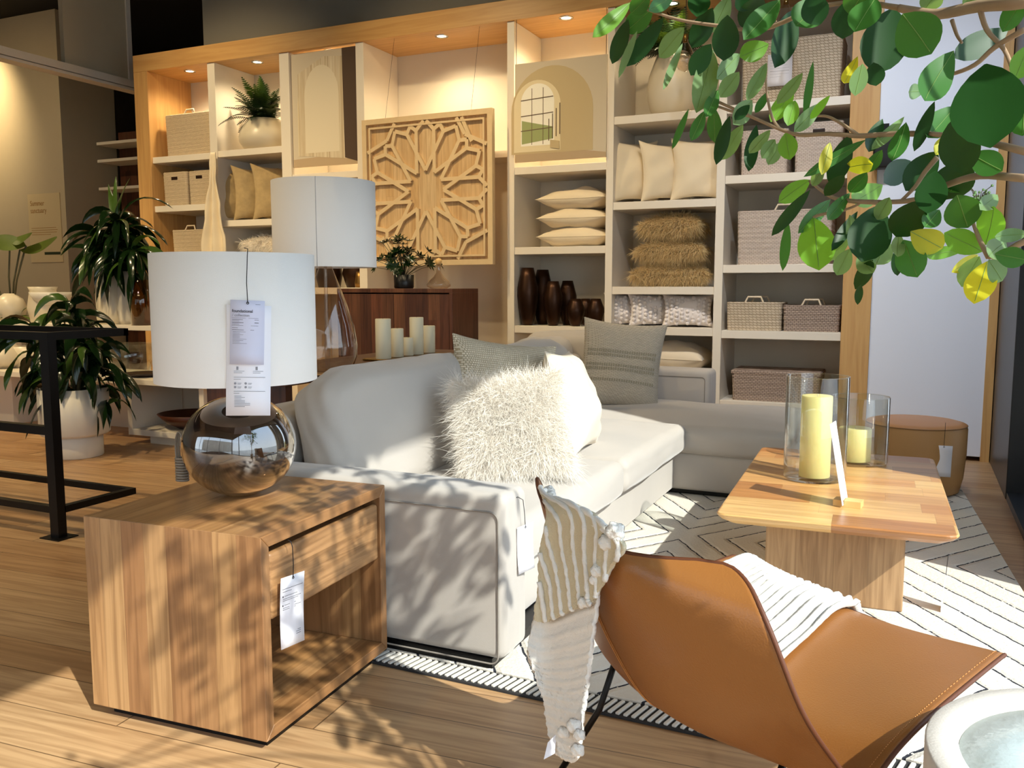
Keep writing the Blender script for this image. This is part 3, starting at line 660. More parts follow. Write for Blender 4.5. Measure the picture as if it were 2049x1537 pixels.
for o in [x for x in col.objects if x.get('group') == G_]:      # raised dots
    m = MB(); W, H, D = o.dimensions.x, o.dimensions.z, 0; f = pillow_fn(W if False else o.dimensions.x, o.dimensions.z, .15, .09, 0, 8)
    bb = [Vector(c) for c in o.bound_box]; w_ = max(c.x for c in bb)*2; h_ = max(c.z for c in bb)*2
    f = pillow_fn(w_, h_, .15, .09, 0, 8)
    for i in range(9):
        for k in range(7):
            p = Vector(f(-.86+1.72*i/8, -.85+1.7*(k+.5*(i % 2))/7, -1)); m.lathe([(.019, .0), (.016, .01), (.008, .017), (.0, .019)], 8, (0, 0, 0))
            n8 = len(m.v); m.v[n8-32:] = [(p.x+v[0], p.y-v[2]+.006, p.z+v[1]) for v in m.v[n8-32:]]
    m.build('dots', 'nubby', o)
def flat_pillow(label, px0, px1, ytop, ybot, z, Y, mat, group=None, seed=1, yaw=0, D=.5, roll=0):
    a0, a1, z0, z1 = PB(px0, ytop, px1, ybot, Y); W = a1-a0; H = max(.1, z1-z0)
    return pillow(label, ((a0+a1)/2, Y+D/2, z+H*.5), (R(90), 0, R(yaw)), W, D, H*1.15, mat, group, seed)
G_ = 'cream pillows stacked flat in the fifth bay'
for i, (lb, x0, x1, ya, yb, zz) in enumerate([('bottom', 1064, 1203, 455, 494, 1.655), ('middle', 1060, 1210, 415, 457, 1.655+.165), ('top', 1064, 1206, 368, 416, 1.655+.335)]):
    a0, a1, z0, z1 = PB(x0, ya, x1, yb, 7.36)
    pillow('cream pillow lying flat, %s of the stack of three' % lb, ((a0+a1)/2+.03, 7.36+.26, zz+.09), (R(90), 0, R(4-i*3)), .66, .5, .20, 'cream_pillow', G_, 20+i)
pillow('beige fleece pillow lying under the lowest shelf beside the knit pillow', (-1.93, 7.62, .565+.115), (R(90), 0, R(-6)), .72, .5, .26, 'ivory', None, 31)
# tan shaggy fur stack
G_ = 'shaggy tan fur pillows stacked in the sixth bay'
for i, (lb, z) in enumerate([('bottom', 1.30), ('middle', 1.30+.20), ('top', 1.30+.41)]):
    fur_pillow('shaggy tan fur pillow, %s of the stack of three' % lb, 'pillow', (-1.93+.01*i, 7.58, z+.105), (R(90), 0, R(5-4*i)), .68-.07*i, .46, .24, 9000, .060, .0045, 'fur_base_t', 'fur_tan', G_, 40+i, droop=0, flat=True)
for o in [x for x in col.objects if x.get('group') == G_]:
    pass
fur_pillow('cream fur pillow in the second bay just above the lamp shade', 'pillow', (-6.28, 7.60, 1.62+.13), (R(90), 0, R(6)), .62, .46, .22, 3000, .06, .006, 'fur_base_w', 'fur_white', None, 47, droop=0, flat=True)

# bronze vases
def vase(label, x, y, z, r, h, prof, mat, name='vase', cat='vase', group=None, n=40, wall=.004):
    P = [(rr*r, t*h) for rr, t in prof]; inner = [(max(.001, a-wall), zz) for a, zz in reversed(P)]; inner = [(a, max(wall, zz)) for a, zz in inner]
    mb = MB(); mb.lathe([(.001, 0)] + P + inner + [(.001, wall)], n); return single(name, mb, mat, label, cat, (x, y, z+.001), 0, group)
VP = [(.45, 0), (.62, .1), (.85, .32), (.98, .52), (.95, .66), (.72, .85), (.55, 1.0)]
G_ = 'dark bronze vases in the fifth bay'
for lb, px, ytop, wpx, Y, s in [('tallest dark bronze vase at the front left of the vase shelf', 1056, 536, 44, 7.42, 1), ('tall dark bronze vase behind the tallest one', 1086, 540, 42, 7.62, 1),
                            ('medium dark bronze vase standing in front at the centre', 1107, 563, 40, 7.42, 1), ('medium dark bronze vase just behind the centre one', 1136, 562, 38, 7.62, 1),
                            ('small dark bronze vase behind the knit pillow corner', 1152, 598, 38, 7.42, 1), ('small dark bronze vase near the right divider', 1192, 598, 36, 7.42, 1), ('small dark bronze vase at the back between two others', 1172, 598, 34, 7.66, 1)]:
    p = at(px, ytop, Y=Y); h = p.z-.946; rr = wpx/2/FPX*(p-cC).dot(cF)
    vase(lb, p.x, Y, .946, rr, h, VP, 'bronze', group=G_)
# third bay, lower shelf
vase('dark bottle-shaped vase seen behind the clear lamp neck', -5.55, 7.55, 1.29, .14, .42, [(.8, 0), (1, .3), (.9, .6), (.35, .8), (.25, 1)], 'bronze')
vase('dark round vase behind the lamp, left of the gold cup', -5.24, 7.6, 1.29, .15, .32, [(.7, 0), (1, .45), (.8, .8), (.5, 1)], 'bronze')
vase('small gold vase standing at the left end above the walnut cabinet', -5.02+.03, 7.20, 1.29, .07, .17, [(.55, 0), (.8, .3), (1, .6), (.8, 1)], 'gold') if False else vase('small gold vase next to the third divider behind the lamp', -5.10, 7.46, 1.29, .06, .16, [(.9, 0), (1, .3), (.85, .7), (.7, 1)], 'gold')

# planters with ferns
def round_planter(label, px0, px1, ytop, z, Y, fern_label):
    a0, a1, z0, z1 = PB(px0, ytop, px1, ytop+50, Y); rr = (a1-a0)/2; cx = (a0+a1)/2; h = z1-z
    r_ = vase(label, cx, Y, z, rr, h, [(.5, 0), (.8, .06), (.98, .28), (1, .42), (.92, .65), (.72, .88), (.6, 1)], 'ceramic_warm', 'planter', 'planter')
    f = thing('potted_fern', fern_label, 'plant', (cx, Y, z+h*.9)); m = MB()
    for i in range(46):
        fern_frond(m, (U(-.06,.06), U(-.06,.06), 0), U(PI*.9, PI*2.1), U(.3, .5), U(30, 88), U(.7, 1.9), .085, 22)
    m.build('fronds', 'fern', f, fix=False)
    MB().lathe([(.001, -.02), (rr*.55, -.02), (rr*.5, 0), (.001, .01)], 20).build('soil', 'tray', f)
    return f
round_planter('cream rounded ceramic planter on the top shelf of the second bay', 490, 572, 240, 2.725, 7.56, 'dark green fern spilling from the cream planter in the second bay')
round_planter('large pale ceramic planter on the top shelf behind the ficus branch', 1297, 1398, 108, 2.735, 7.58, 'dark fern in the large pale planter behind the ficus branch')

# arch prints
def print_panel(name, label, x0, x1, z0, z1, Y, base, parts, wires=False):
    r = thing(name, label, 'picture', ((x0+x1)/2, Y, z0)); W, H = x1-x0, z1-z0
    MB().box(-W/2, W/2, 0, .018, 0, H).build('board', base, r)
    for i, (nm, poly, mat) in enumerate(parts):
        MB().prism([(u*W-W/2, v*H) for u, v in poly], lambda u, v, d: (u, d, v), -.0006*(i+1)-.0006, 0).build(nm, mat, r)
    if wires: MB().tube([(-W/2+.01, .005, H), (-W/2+.01, .005, DT-z0)], .0025, 5).tube([(W/2-.01, .005, H), (W/2-.01, .005, DT-z0)], .0025, 5).build('hanging_wires', 'string', r)
    return r
def arch(cx, w, y0, y1, n=18):
    r_ = w/2; return [(cx-r_, y0)] + [(cx-r_*math.cos(PI*i/n), y1+(r_*math.sin(PI*i/n))) for i in range(n+1)] + [(cx+r_, y0)]
for k, c in dict(pr_wall='cdbfa6', pr_wall2='c2ad83', pr_arch='e3d3ac', pr_glow='f1e7c9', pr_glass='f4efdf', pr_green='9aa36a', pr_dark='4d3a2b', pr_floor='b89f7d', pr_curt='cdbd9e', pr_curt2='ddd0b5', pr_line='6e5a44').items(): M[k] = plain(k, c, .7)
M['pr_curtain'] = wood('pr_curtain', ['b9a687', 'd9ccb0', 'cbbb9c', 'e2d6bd'], grain='Z', plank='X', w=.012, L=9, rough=.8, gs=.1, seam=0)
x0, x1, z0, z1 = bays[2][0]+.005, bays[2][1]-.005, 2.50, 3.61
print_panel('art_print', 'printed panel of a sheer curtain over an arched window, above the tall lamp', x0, x1, z0, z1, 7.33, 'pr_wall', [
    ('printed_floor', [(0, 0), (1, 0), (1, .1), (0, .07)], 'pr_floor'), ('printed_arch', arch(.45, .72, .1, .55), 'pr_arch'),
    ('printed_curtain', [(.1, .10), (.86, .05), (.86, .93), (.5, .95), (.1, .82)], 'pr_curtain'),
    ('printed_glow', arch(.46, .52, .12, .62), 'pr_curt2'),
    ('printed_shade', [(.80, .06), (1, .02), (1, 1), (.78, 1)], 'pr_dark')])
x0, x1, z0, z1 = PB(1031, 119, 1214, 320, 7.28)
mull = [('printed_mullion', [(a, .17), (a+.006, .17), (a+.006, .74), (a, .74)], 'pr_line') for a in (.19, .315)] + [('printed_mullion', [(.07, v), (.43, v+.02), (.43, v+.028), (.07, v+.008)], 'pr_line') for v in (.31, .46, .62)]
stair = [('printed_rail', [(a, .2+.02*i), (a+.007, .2+.02*i), (a+.007, .42+.05*i), (a, .42+.05*i)], 'pr_line') for i, a in enumerate((.38, .42, .46, .50))]
print_panel('art_print', 'printed panel of nested arches with a gridded window and stair, hung on wires', x0, x1, z0, z1, 7.275, 'pr_wall', [
    ('printed_floor', [(0, 0), (1, 0), (1, .05), (.5, .12), (0, .10)], 'pr_floor'), ('printed_arch', arch(.41, .90, .08, .50), 'pr_wall2'), ('printed_arch', arch(.25, .52, .10, .56), 'pr_arch'),
    ('printed_window', arch(.255, .37, .16, .60), 'pr_glass'), ('printed_garden', [(.08, .18), (.43, .22), (.43, .34), (.25, .38), (.08, .42)], 'pr_green')] + mull + stair +
    [('printed_step', [(.40, .13), (.50, .11), (.50, .19), (.40, .21)], 'pr_wall2')], wires=True)

# carved star panel hung in the wide bay
PX, PZ, PS = -4.115, 2.175, .68       # centre x, z, half size
r = thing('carved_wall_panel', 'square carved blond wood panel with a large twelve-point star rosette', 'wall art', (PX, 7.12, PZ), (0, R(-.3), 0))
MB().box(-PS, PS, 0, .02, -PS, PS).build('backing', 'carved', r)
st = MB(); hh = .032
def clipseg(a, b_, L):
    t0, t1 = 0, 1; d = (b_[0]-a[0], b_[1]-a[1])
    for k in (0, 1):
        for s in (-1, 1):
            p = s*d[k]; q = L - s*a[k]
            if abs(p) < 1e-9:
                if q < 0: return None
            elif p > 0: t1 = min(t1, q/p)
            else: t0 = max(t0, q/p)
    return None if t0 >= t1 else ((a[0]+d[0]*t0, a[1]+d[1]*t0), (a[0]+d[0]*t1, a[1]+d[1]*t1))
def strap(a, b_, w_=.034):
    c_ = clipseg(a, b_, .92)
    if c_: (ax_, az_), (bx_, bz_) = c_; st.bar((ax_*PS, -hh/2+random.uniform(-.0008,.0008), az_*PS), (bx_*PS, -hh/2, bz_*PS), w_, hh, up=(0, 1, 0))
for k in range(12):
    a = R(30*k); ca, sa = math.cos(a), math.sin(a)
    P = lambda r_, o_: (r_*ca - o_*sa, r_*sa + o_*ca)
    for s in (-1, 1):
        strap(P(.235, s*.136), P(.80, s*.136)); strap(P(.80, s*.136), P(.94, 0)); strap(P(.80, s*.136), P(.86, s*.23))
for sx in (-1, 1):
    for sz in (-1, 1):
        strap((sx*.47, sz*.93), (sx*.60, sz*.70)); strap((sx*.60, sz*.70), (sx*.93, sz*.55)); strap((sx*.70, sz*.60), (sx*.55, sz*.93)) if sx*sz > 0 else None
st.build('strapwork', 'carved_strap', r)
fr = MB()
for a0, a1 in ((.93, 1.0), (.865, .89)):
    for s in (-1, 1):
        fr.box(-a1*PS, a1*PS, -hh-.004, 0, min(s*a0, s*a1)*PS, max(s*a0, s*a1)*PS); fr.box(min(s*a0, s*a1)*PS, max(s*a0, s*a1)*PS, -hh-.004, 0, -a0*PS, a0*PS)
fr.build('frame', 'carved_strap', r)
MB().tube([(-.45, .015, PS), (-.45, .2, DT-PZ+.0)], .0015, 4).tube([(.45, .015, PS), (.45, .2, DT-PZ)], .0015, 4).build('hanging_wires', 'string', r)

# walnut cabinet with plant and decanter
CX0, CX1, CY0, CY1, CT = -4.62, -3.36, 6.20, 6.66, 1.285
a = at(905, 590, Y=CY0); CX1 = a.x; CX0 = at(698, 590, Y=CY0).x - .12
r = thing('walnut_cabinet', 'dark walnut two-door cabinet below the carved panel', 'cabinet', ((CX0+CX1)/2, (CY0+CY1)/2, 0)); W = (CX1-CX0)/2; D = (CY1-CY0)/2
MB().box(-W, W, -D, D, CT-.035, CT).box(-W, -W+.03, -D, D, .08, CT-.035).box(W-.03, W, -D, D, .08, CT-.035).box(-W+.03, W-.03, -D+.03, D, .08, .12).box(-W+.03, W-.03, D-.02, D, .12, CT-.035).build('carcass', 'walnut', r, bevel=.003)
for s in (-1, 1):
    d = MB().box(min(0, s*(W-.034))+.002*(s > 0), max(0, s*(W-.034))-.002*(s < 0), -D+.008, -D+.028, .125, CT-.045).build('door', 'walnut', r, bevel=.002)
for sx in (-1, 1):
    for sy in (-1, 1): MB().box(sx*(W-.05)-.02, sx*(W-.05)+.02, sy*(D-.05)-.02, sy*(D-.05)+.02, 0, .08).build('leg', 'walnut', r)
p = at(806, 576, Y=6.4)
r = thing('potted_schefflera', 'small dwarf schefflera in a black ribbed pot on the walnut cabinet', 'plant', (p.x, 6.42, CT))
prof = [(.001, 0), (.075, 0), (.082, .01), (.085, .115), (.078, .115), (.076, .09), (.001, .09)]
mp = MB(); mp.lathe(prof, 64); mp.v = [tuple((v[0]*(1+.012*math.cos(32*math.atan2(v[1], v[0]))), v[1]*(1+.012*math.cos(32*math.atan2(v[1], v[0]))), v[2])) for v in mp.v]; mp.build('pot', 'black_plastic', r)
stm = MB(); lf = MB()
for i in range(46):
    az = U(0, 2*PI); el = U(15, 85); L = U(.14, .36); d = Vector((math.cos(az)*math.cos(R(el)), math.sin(az)*math.cos(R(el)), math.sin(R(el))))
    e = Vector((0, 0, .1)) + d*L*1.0; stm.tube([(0, 0, .09), Vector((0,0,.1))+d*L*.5+Vector((0,0,.02)), e], .0022, 4)
    u = d.cross(Vector((0,0,1))).normalized(); v = u.cross(d)
    for j in range(8):
        t = 2*PI*j/8; dr = (u*math.cos(t)+v*math.sin(t)+d*.25).normalized(); leaf_blade(lf, e, e+dr*U(.05, .075), .022, d, shape='lance', n=4)
stm.build('stems', 'stem', r); lf.build('foliage', 'leaf_dark', r, fix=False)
p = at(878, 576, Y=6.38)
r = thing('glass_decanter', 'clear wide-bottomed glass decanter with a wooden ball stopper', 'decanter', (p.x, 6.38, CT))
MB().lathe([(.001, .002), (.07, .002), (.098, .018), (.103, .032), (.085, .06), (.045, .095), (.022, .13), (.018, .17), (.024, .195)], 40).build('glass_body', 'clear_teardrop', r)
MB().lathe([(.001, .185), (.012, .19), (.024, .203), (.028, .222), (.022, .242), (.001, .25)], 24).build('stopper', 'blockwood', r)

# hanging ribbed throw on the divider
r0 = at(430, 306, Y=7.26)
m = MB(); G = []
for i in range(60):
    t = i/59; z = r0.z - t*(r0.z-.75); hw = .03 + .15*smoothstep(t*1.6) + .01*math.sin(t*30); rib = .006*abs(math.sin(t*150)); row = []
    for j in range(25):
        s = -1+2*j/24; row.append(Vector((r0.x-.03*t + s*hw, 7.235 - .03*math.cos(s*7)*min(1, t*3) - rib, z)))
    G.append(row)
m.grid(G); single('hanging_throw', m, 'cream_pillow', 'cream ribbed throw hanging down the front of the first shelf divider', 'throw', (0,0,0), solid=.012)

# clear bulbs hanging in front of the shelves
for lb, px, py, Y in (('clear glass bulb hanging before the pale planter', 1371, 112, 6.9), ('clear glass bulb hanging among the top leaves by the right bay', 1572, 38, 6.9)):
    p = at(px, py, Y=Y); r = thing('hanging_bulb', lb, 'bulb', p, 0, 'hanging clear bulbs')
    MB().lathe([(.001, -.12), (.05, -.10), (.075, -.05), (.07, .0), (.045, .06), (.022, .10), (.02, .12)], 28).build('globe', 'clear_teardrop', r)
    MB().lathe([(.001, .1), (.018, .1), (.02, .16), (.001, .165)], 16).build('socket', 'brass', r)
    MB().tube([(0, 0, .16), (0, 0, 5.2-p.z)], .003, 5).build('cord', 'string', r)
# small black spotlight on the white wall
p = at(1768, 300, Y=7.24); r = thing('wall_spotlight', 'small black spotlight head fixed on the white wall behind the leaves', 'spotlight', p)
MB().rbox(-.07, .07, -.07, .055, -.14, .12, .02, 4).build('head', 'black_plastic', r); MB().box(-.03, .03, .05, .058, .0, .2).build('bracket', 'black', r)

# ================================================================ left background
# sign on the column
sx0, sx1, sz0, sz1 = PB(58, 387, 122, 525, 8.98)
r = thing('column_sign', 'cream paper sign reading Summer sanctuary on the beige column', 'sign', ((sx0+sx1)/2, 8.985, sz0)); W = sx1-sx0; H = sz1-sz0
MB().box(-W/2, W/2, 0, .012, 0, H).build('board', 'paper_cream', r)
M['sign_ink'] = plain('sign_ink', 'a8793e', .7); M['sign_green'] = plain('sign_green', '2f3a22', .7)
MX = lambda x, z: Matrix.Translation((x, -.002, z)) @ Matrix.Rotation(R(90), 4, 'X')
text_mesh('headline', 'Summer\nsanctuary', .105, 'sign_ink', r, MX(-W/2+.05, H-.17), sx=.85)
m = MB()
for i, q in enumerate((.9, .95, .92, .7)): m.box(-W/2+.05, -W/2+.05+q*(W-.1), -.0012, 0, H*.5-i*.032, H*.5-i*.032+.007)
m.build('body_print', 'sign_ink', r); MB().box(-.04, W/2-.04, -.0012, 0, .11, .15).build('colour_bar', 'sign_green', r)
# white low display ledges
LY0, LY1 = 5.25, 5.75
r = thing('display_ledge', 'low white display bench with two long boards and an open cubby', 'display', (-6.6, 5.5, 0))
def lb(x0, x1, y0, y1, z0, z1): return MB().box(x0+6.6, x1+6.6, y0-5.5, y1-5.5, z0, z1)
lb(-9.6, -4.75, 5.20, 5.85, .50, .545).build('lower_board', 'shelf', r, bevel=.003)
lb(-9.6, -4.75, 5.50, 5.90, .925, .965).build('upper_board', 'shelf', r, bevel=.003)
m = MB()
for x in (-9.5, -8.1, -6.0, -4.9): m.box(x+6.6, x+6.635, .1, .38, .545, .925)
m.build('upright', 'shelf', r)
lb(-7.8, -4.75, 5.82, 5.86, 0, .5).build('rear_panel', 'shelf_back', r)
lb(-8.05, -7.72, 5.5, 5.86, 0, .5).build('side_block', 'shelf', r, bevel=.003)
c = lb(-5.93, -5.88, 5.24, 5.8, .07, .5); 
for x0, x1, z0, z1 in ((-5.88, -4.75, .07, .12), (-5.14, -5.09, .12, .5)): c.box(x0+6.6, x1+6.6, -.26, .3, z0, z1)
c.build('cubby', 'shelf', r, bevel=.003); lb(-5.75, -4.75, 5.3, 5.8, 0, .07).build('plinth', 'shelf_back', r)
def disp_vase(lb_, px, ybase, w, h, z, Y, prof, mat, name='vase', cat='vase', group=None):
    p = at(px, ybase, Y=Y); k = (p-cC).dot(cF)/FPX; return vase(lb_, p.x, Y, z, w/2*k, h*k, prof, mat, name, cat, group)
UB, LB_ = .965, .545
disp_vase('brown smoked glass cylinder vase standing behind the lamp shade', 285, 655, 42, 90, UB, 5.62, [(1, 0), (1, 1)], 'amber_glass')
disp_vase('white bottle vase with a narrow neck behind the smoked glass vase', 262, 640, 52, 112, UB, 5.80, [(.9, 0), (1, .1), (1, .62), (.7, .75), (.6, .8), (.6, 1)], 'ceramic')
disp_vase('cream cylinder planter holding the tall dracaena', 228, 650, 62, 110, UB, 5.74, [(.9, 0), (1, .1), (1, 1)], 'ceramic_warm', 'planter', 'planter')
disp_vase('round white vase with small opening on the upper board at far left', 22, 652, 62, 56, UB, 5.66, [(.4, 0), (.85, .2), (1, .5), (.8, .8), (.3, 1)], 'ceramic_warm')
disp_vase('cream gourd vase on the lower board at far left', 12, 738, 78, 66, LB_, 5.45, [(.6, 0), (1, .2), (.95, .45), (.45, .75), (.2, .85), (.2, 1)], 'ceramic_warm')
disp_vase('white cream jug on the upper board behind the leafy plant', 90, 655, 60, 70, UB, 5.72, [(.8, 0), (1, .4), (.8, .9), (.9, 1)], 'ceramic_warm')
disp_vase('wide white bowl on the upper board behind the leafy plant', 104, 600, 82, 26, UB+.16, 5.72, [(.4, 0), (.8, .4), (1, 1)], 'ceramic', 'bowl', 'bowl')
disp_vase('cream low planter under the dark plant on the lower board', 60, 735, 70, 42, LB_, 5.6, [(.8, 0), (1, .5), (.9, 1)], 'ceramic_warm', 'planter', 'planter')
disp_vase('white round vase on the lower board behind the leafy plant', 150, 740, 76, 62, LB_, 5.5, [(.5, 0), (1, .35), (.8, .7), (.3, 1)], 'ceramic')
disp_vase('green glass bowl on the lower board below the smoked vase', 262, 745, 90, 58, LB_, 5.6, [(.8, 0), (1, .5), (1, 1)], 'glass', 'glass_bowl', 'bowl')
p = at(286, 748, Y=5.4); m = MB().lathe([(.001, 0), (.13, 0), (.17, .025), (.165, .03), (.12, .01), (.001, .01)], 32); single('serving_tray', m, 'tray', 'dark polished round tray on the lower board', 'tray', (p.x, 5.42, LB_+.001))
m = MB().lathe([(.001, 0), (.10, 0), (.20, .05), (.27, .125), (.26, .125), (.19, .06), (.09, .012), (.001, .012)], 40); p = at(375, 862, Y=5.45); single('wooden_bowl', m, 'bowl', 'large dark wooden bowl inside the white cubby', 'bowl', (p.x, 5.5, .121))
# floor planter (white, two tiers)
p = at(142, 905, Z=0)
PPX, PPY = -5.84, 4.66; s_ = 1.02
r = thing('potted_dracaena', 'large drooping dracaena in a two-tier white pot on the floor', 'plant', (PPX, PPY, 0))
MB().lathe([(.001, 0), (.19, 0), (.195, .01), (.195, .15), (.185, .16), (.235, .175), (.25, .19), (.25, .53), (.232, .53), (.228, .49), (.001, .49)], 48).build('pot', 'ceramic', r)
st_ = MB(); lf = MB(); le = MB()
for (hx, hy, top) in ((0.04, 0, 1.16), (.2, -.05, .98), (-.16, .02, 1.05), (-.26, -.1, .98), (.2, .1, .78), (-.08, -.1, .80)):
    st_.tube([(hx*.3, hy*.3, .46), (hx*.8, hy*.8, .46+(top-.46)*.5), (hx, hy, top)], .014, 7)
    for i in range(30):
        z = top - U(0, .42); strap_leaf(lf if i % 6 else le, (hx, hy, z), U(0, 2*PI), U(.28, .44), U(.06, .09), U(0, 55) if z < top-.08 else U(40, 75), U(2.2, 3.8), twist=1.2, wave=.12)
st_.build('stems', 'stem', r); lf.build('foliage', 'leaf_drac', r, fix=False); le.build('striped_foliage', 'leaf_drac_edge', r, fix=False)
# tall dracaena standing on the ledge
q = at(228, 560, Y=5.74)
r = thing('tall_dracaena', 'tall glossy dark dracaena arching above the cream planter in front of the column', 'plant', (q.x, 5.74, UB+.02))
st_ = MB(); lf = MB(); le = MB()
T0 = Vector((.13, 0, .62)); st_.tube([(0.0, 0, .0), (.1, 0, .3), T0], .016, 7); st_.tube([(.0, 0, .0), (-.02, 0, .25), (.04, 0, .72)], .014, 7)
for (c_, n_) in ((Vector((.10, 0, .78)), 54), (Vector((.24, 0, .55)), 34), (Vector((-.04, -.05, .60)), 30)):
    for i in range(n_):
        strap_leaf(lf if i % 7 else le, c_ + Vector((0, 0, U(-.2, .12))), U(0, 2*PI), U(.38, .6), U(.07, .10), U(0, 70), U(2.2, 3.8), twist=.8, wave=.06)
for az, up in ((2.6, 72), (.7, 78), (1.9, 85)): strap_leaf(le, c_ + Vector((.14, 0, .28)), az, .42, .06, up, 1.0)
st_.build('stems', 'stem', r); lf.build('foliage', 'leaf_drac', r, fix=False); le.build('striped_foliage', 'leaf_drac_edge', r, fix=False)
# broad-leaf plant at far left
q = at(5, 640, Y=5.6)
r = thing('broad_leaf_plant', 'green plant with broad heart leaves at the far left edge', 'plant', (q.x, 5.7, UB+.02))
st_ = MB(); lf = MB()
q0_ = Vector((q.x, 5.7, UB+.02))
for bx, by, tx, ty, w_ in ((52, 492, -20, 478, .2), (40, 500, 114, 476, .17), (20, 480, 62, 470, .15), (-10, 560, -60, 520, .2)):
    a_ = at(bx, by, Y=5.66)-q0_; e_ = at(tx, ty, Y=5.5)-q0_
    st_.tube([(0, 0, 0), a_*.5+Vector((-.03, 0, .03)), a_], .009, 6); leaf_blade(lf, a_, e_, w_, (0, -.75, .65), fold=.12, curve=.12, n=10)
for i in range(10): strap_leaf(lf, (.12, -.05, .0), U(0, 6.28), U(.15, .28), .04, U(30, 70), 1.5)
st_.build('stems', 'stem', r); lf.build('foliage', 'leaf_phil', r, fix=False)
# wall grid rods at far left and far shelves seen past the post
r = thing('wall_rod_rack', 'dark horizontal rods on the wall at the far left edge', 'rack', (-13.0, 10.5, 0))
m = MB()
for z in (2.32, 2.09, 1.84, 1.60): m.tube([(-.9, 0, z), (1.2, 0, z)], .018, 6)
for x in (-.5, .3): m.tube([(x, .02, 1.5), (x, .02, 2.5)], .012, 6)
m.build('rods', 'black', r)
r = thing('far_shelf_unit', 'dim shelf unit with pale boards seen between the column and the shelving', 'shelving', (-9.9, 9.6, 0))
for z in (1.0, 1.6, 2.2, 2.75, 3.15, 3.4): MB().box(-1.1, 1.1, -.2, .2, z-.04, z).build('shelf', 'shelf', r)
MB().box(-1.1, 1.1, .2, .22, 0, 3.6).build('back_panel', 'walnut', r)
# metal rail console at left
RZ = 1.03
r = thing('metal_rail_frame', 'black metal open frame with floor plates at the left edge', 'frame', (-4.0, 3.06, 0)); tb = .045
MB().box(-.03, .03, -.025, .025, .006, RZ).build('post', 'black', r)
MB().box(-.07, .07, -.06, .06, 0, .006).build('floor_plate', 'black', r)
m = MB().box(-2.2, .03, -.025, .025, RZ, RZ+.04).box(-2.2, -.03, -.02, .02, .54, .585).box(-.015, .03, .025, .48, RZ, RZ+.04).box(-2.2, .03, .45, .48, RZ, RZ+.04)
m.build('rail', 'black', r)
m = MB().box(-2.2, -.03, -.02, .02, .13, .165).box(-2.2, .03, .45, .48, .13, .165).box(-.01, .03, .02, .45, .13, .165); m.build('bottom_ring', 'black', r)
# unseen fill spots added overhead: warm on display and room, cool on the wall
for i, (loc, tgt, p, sz) in enumerate([((-7.2, 3.0, 4.9), (-7.0, 5.6, .8), 420, 80), ((-9.5, 4.5, 4.9), (-9.0, 6.0, .8), 380, 80), ((-11.0, 5.0, 4.9), (-12.0, 9.0, 1.2), 230, 110), ((-5.2, 2.0, 4.9), (-5.0, 4.6, .2), 420, 90), ((-12.8, 8, 4.9), (-13.2, 12, 1.6), 260, 90),
        ((-6.6, 4.8, 4.9), (-6.8, 7.5, 2.2), 330, 75), ((-4.2, 4.6, 4.9), (-4.2, 7.2, 2.1), 330, 75), ((-2.4, 4.4, 4.9), (-2.6, 7.4, 1.6), 190, 70), ((-1.4, 4.6, 4.9), (-1.6, 7.6, 1.6), 70, 55), ((-3.4, .4, 4.9), (-3.0, 3.0, .8), 80, 110), ((-5.0, .0, 4.9), (-4.0, 2.4, 0), 60, 100), ((-.1, 4.4, 4.9), (.05, 7.3, 1.6), 330, 60), ((-.9, 4.3, 4.9), (-.9, 7.5, 1.3), 200, 60)]):
    cool = i > 10 and loc[0] > -1
    d = thing('fill_spot', 'added unseen fill spot', 'ceiling light', loc, 0, 'added unseen fill spots'); MB().lathe([(.001, .0), (.05, .0), (.05, .15), (.001, .15)], 20).build('can', 'black', d)
    MB().tube([(0, 0, .15), (0, 0, .3)], .012, 6).build('stem', 'black', d); spot('fill_spot_lamp', (loc[0], loc[1], loc[2]-.03), tgt, p, sz, .9, (.84, .90, 1) if cool else (1, .77, .44), .08)
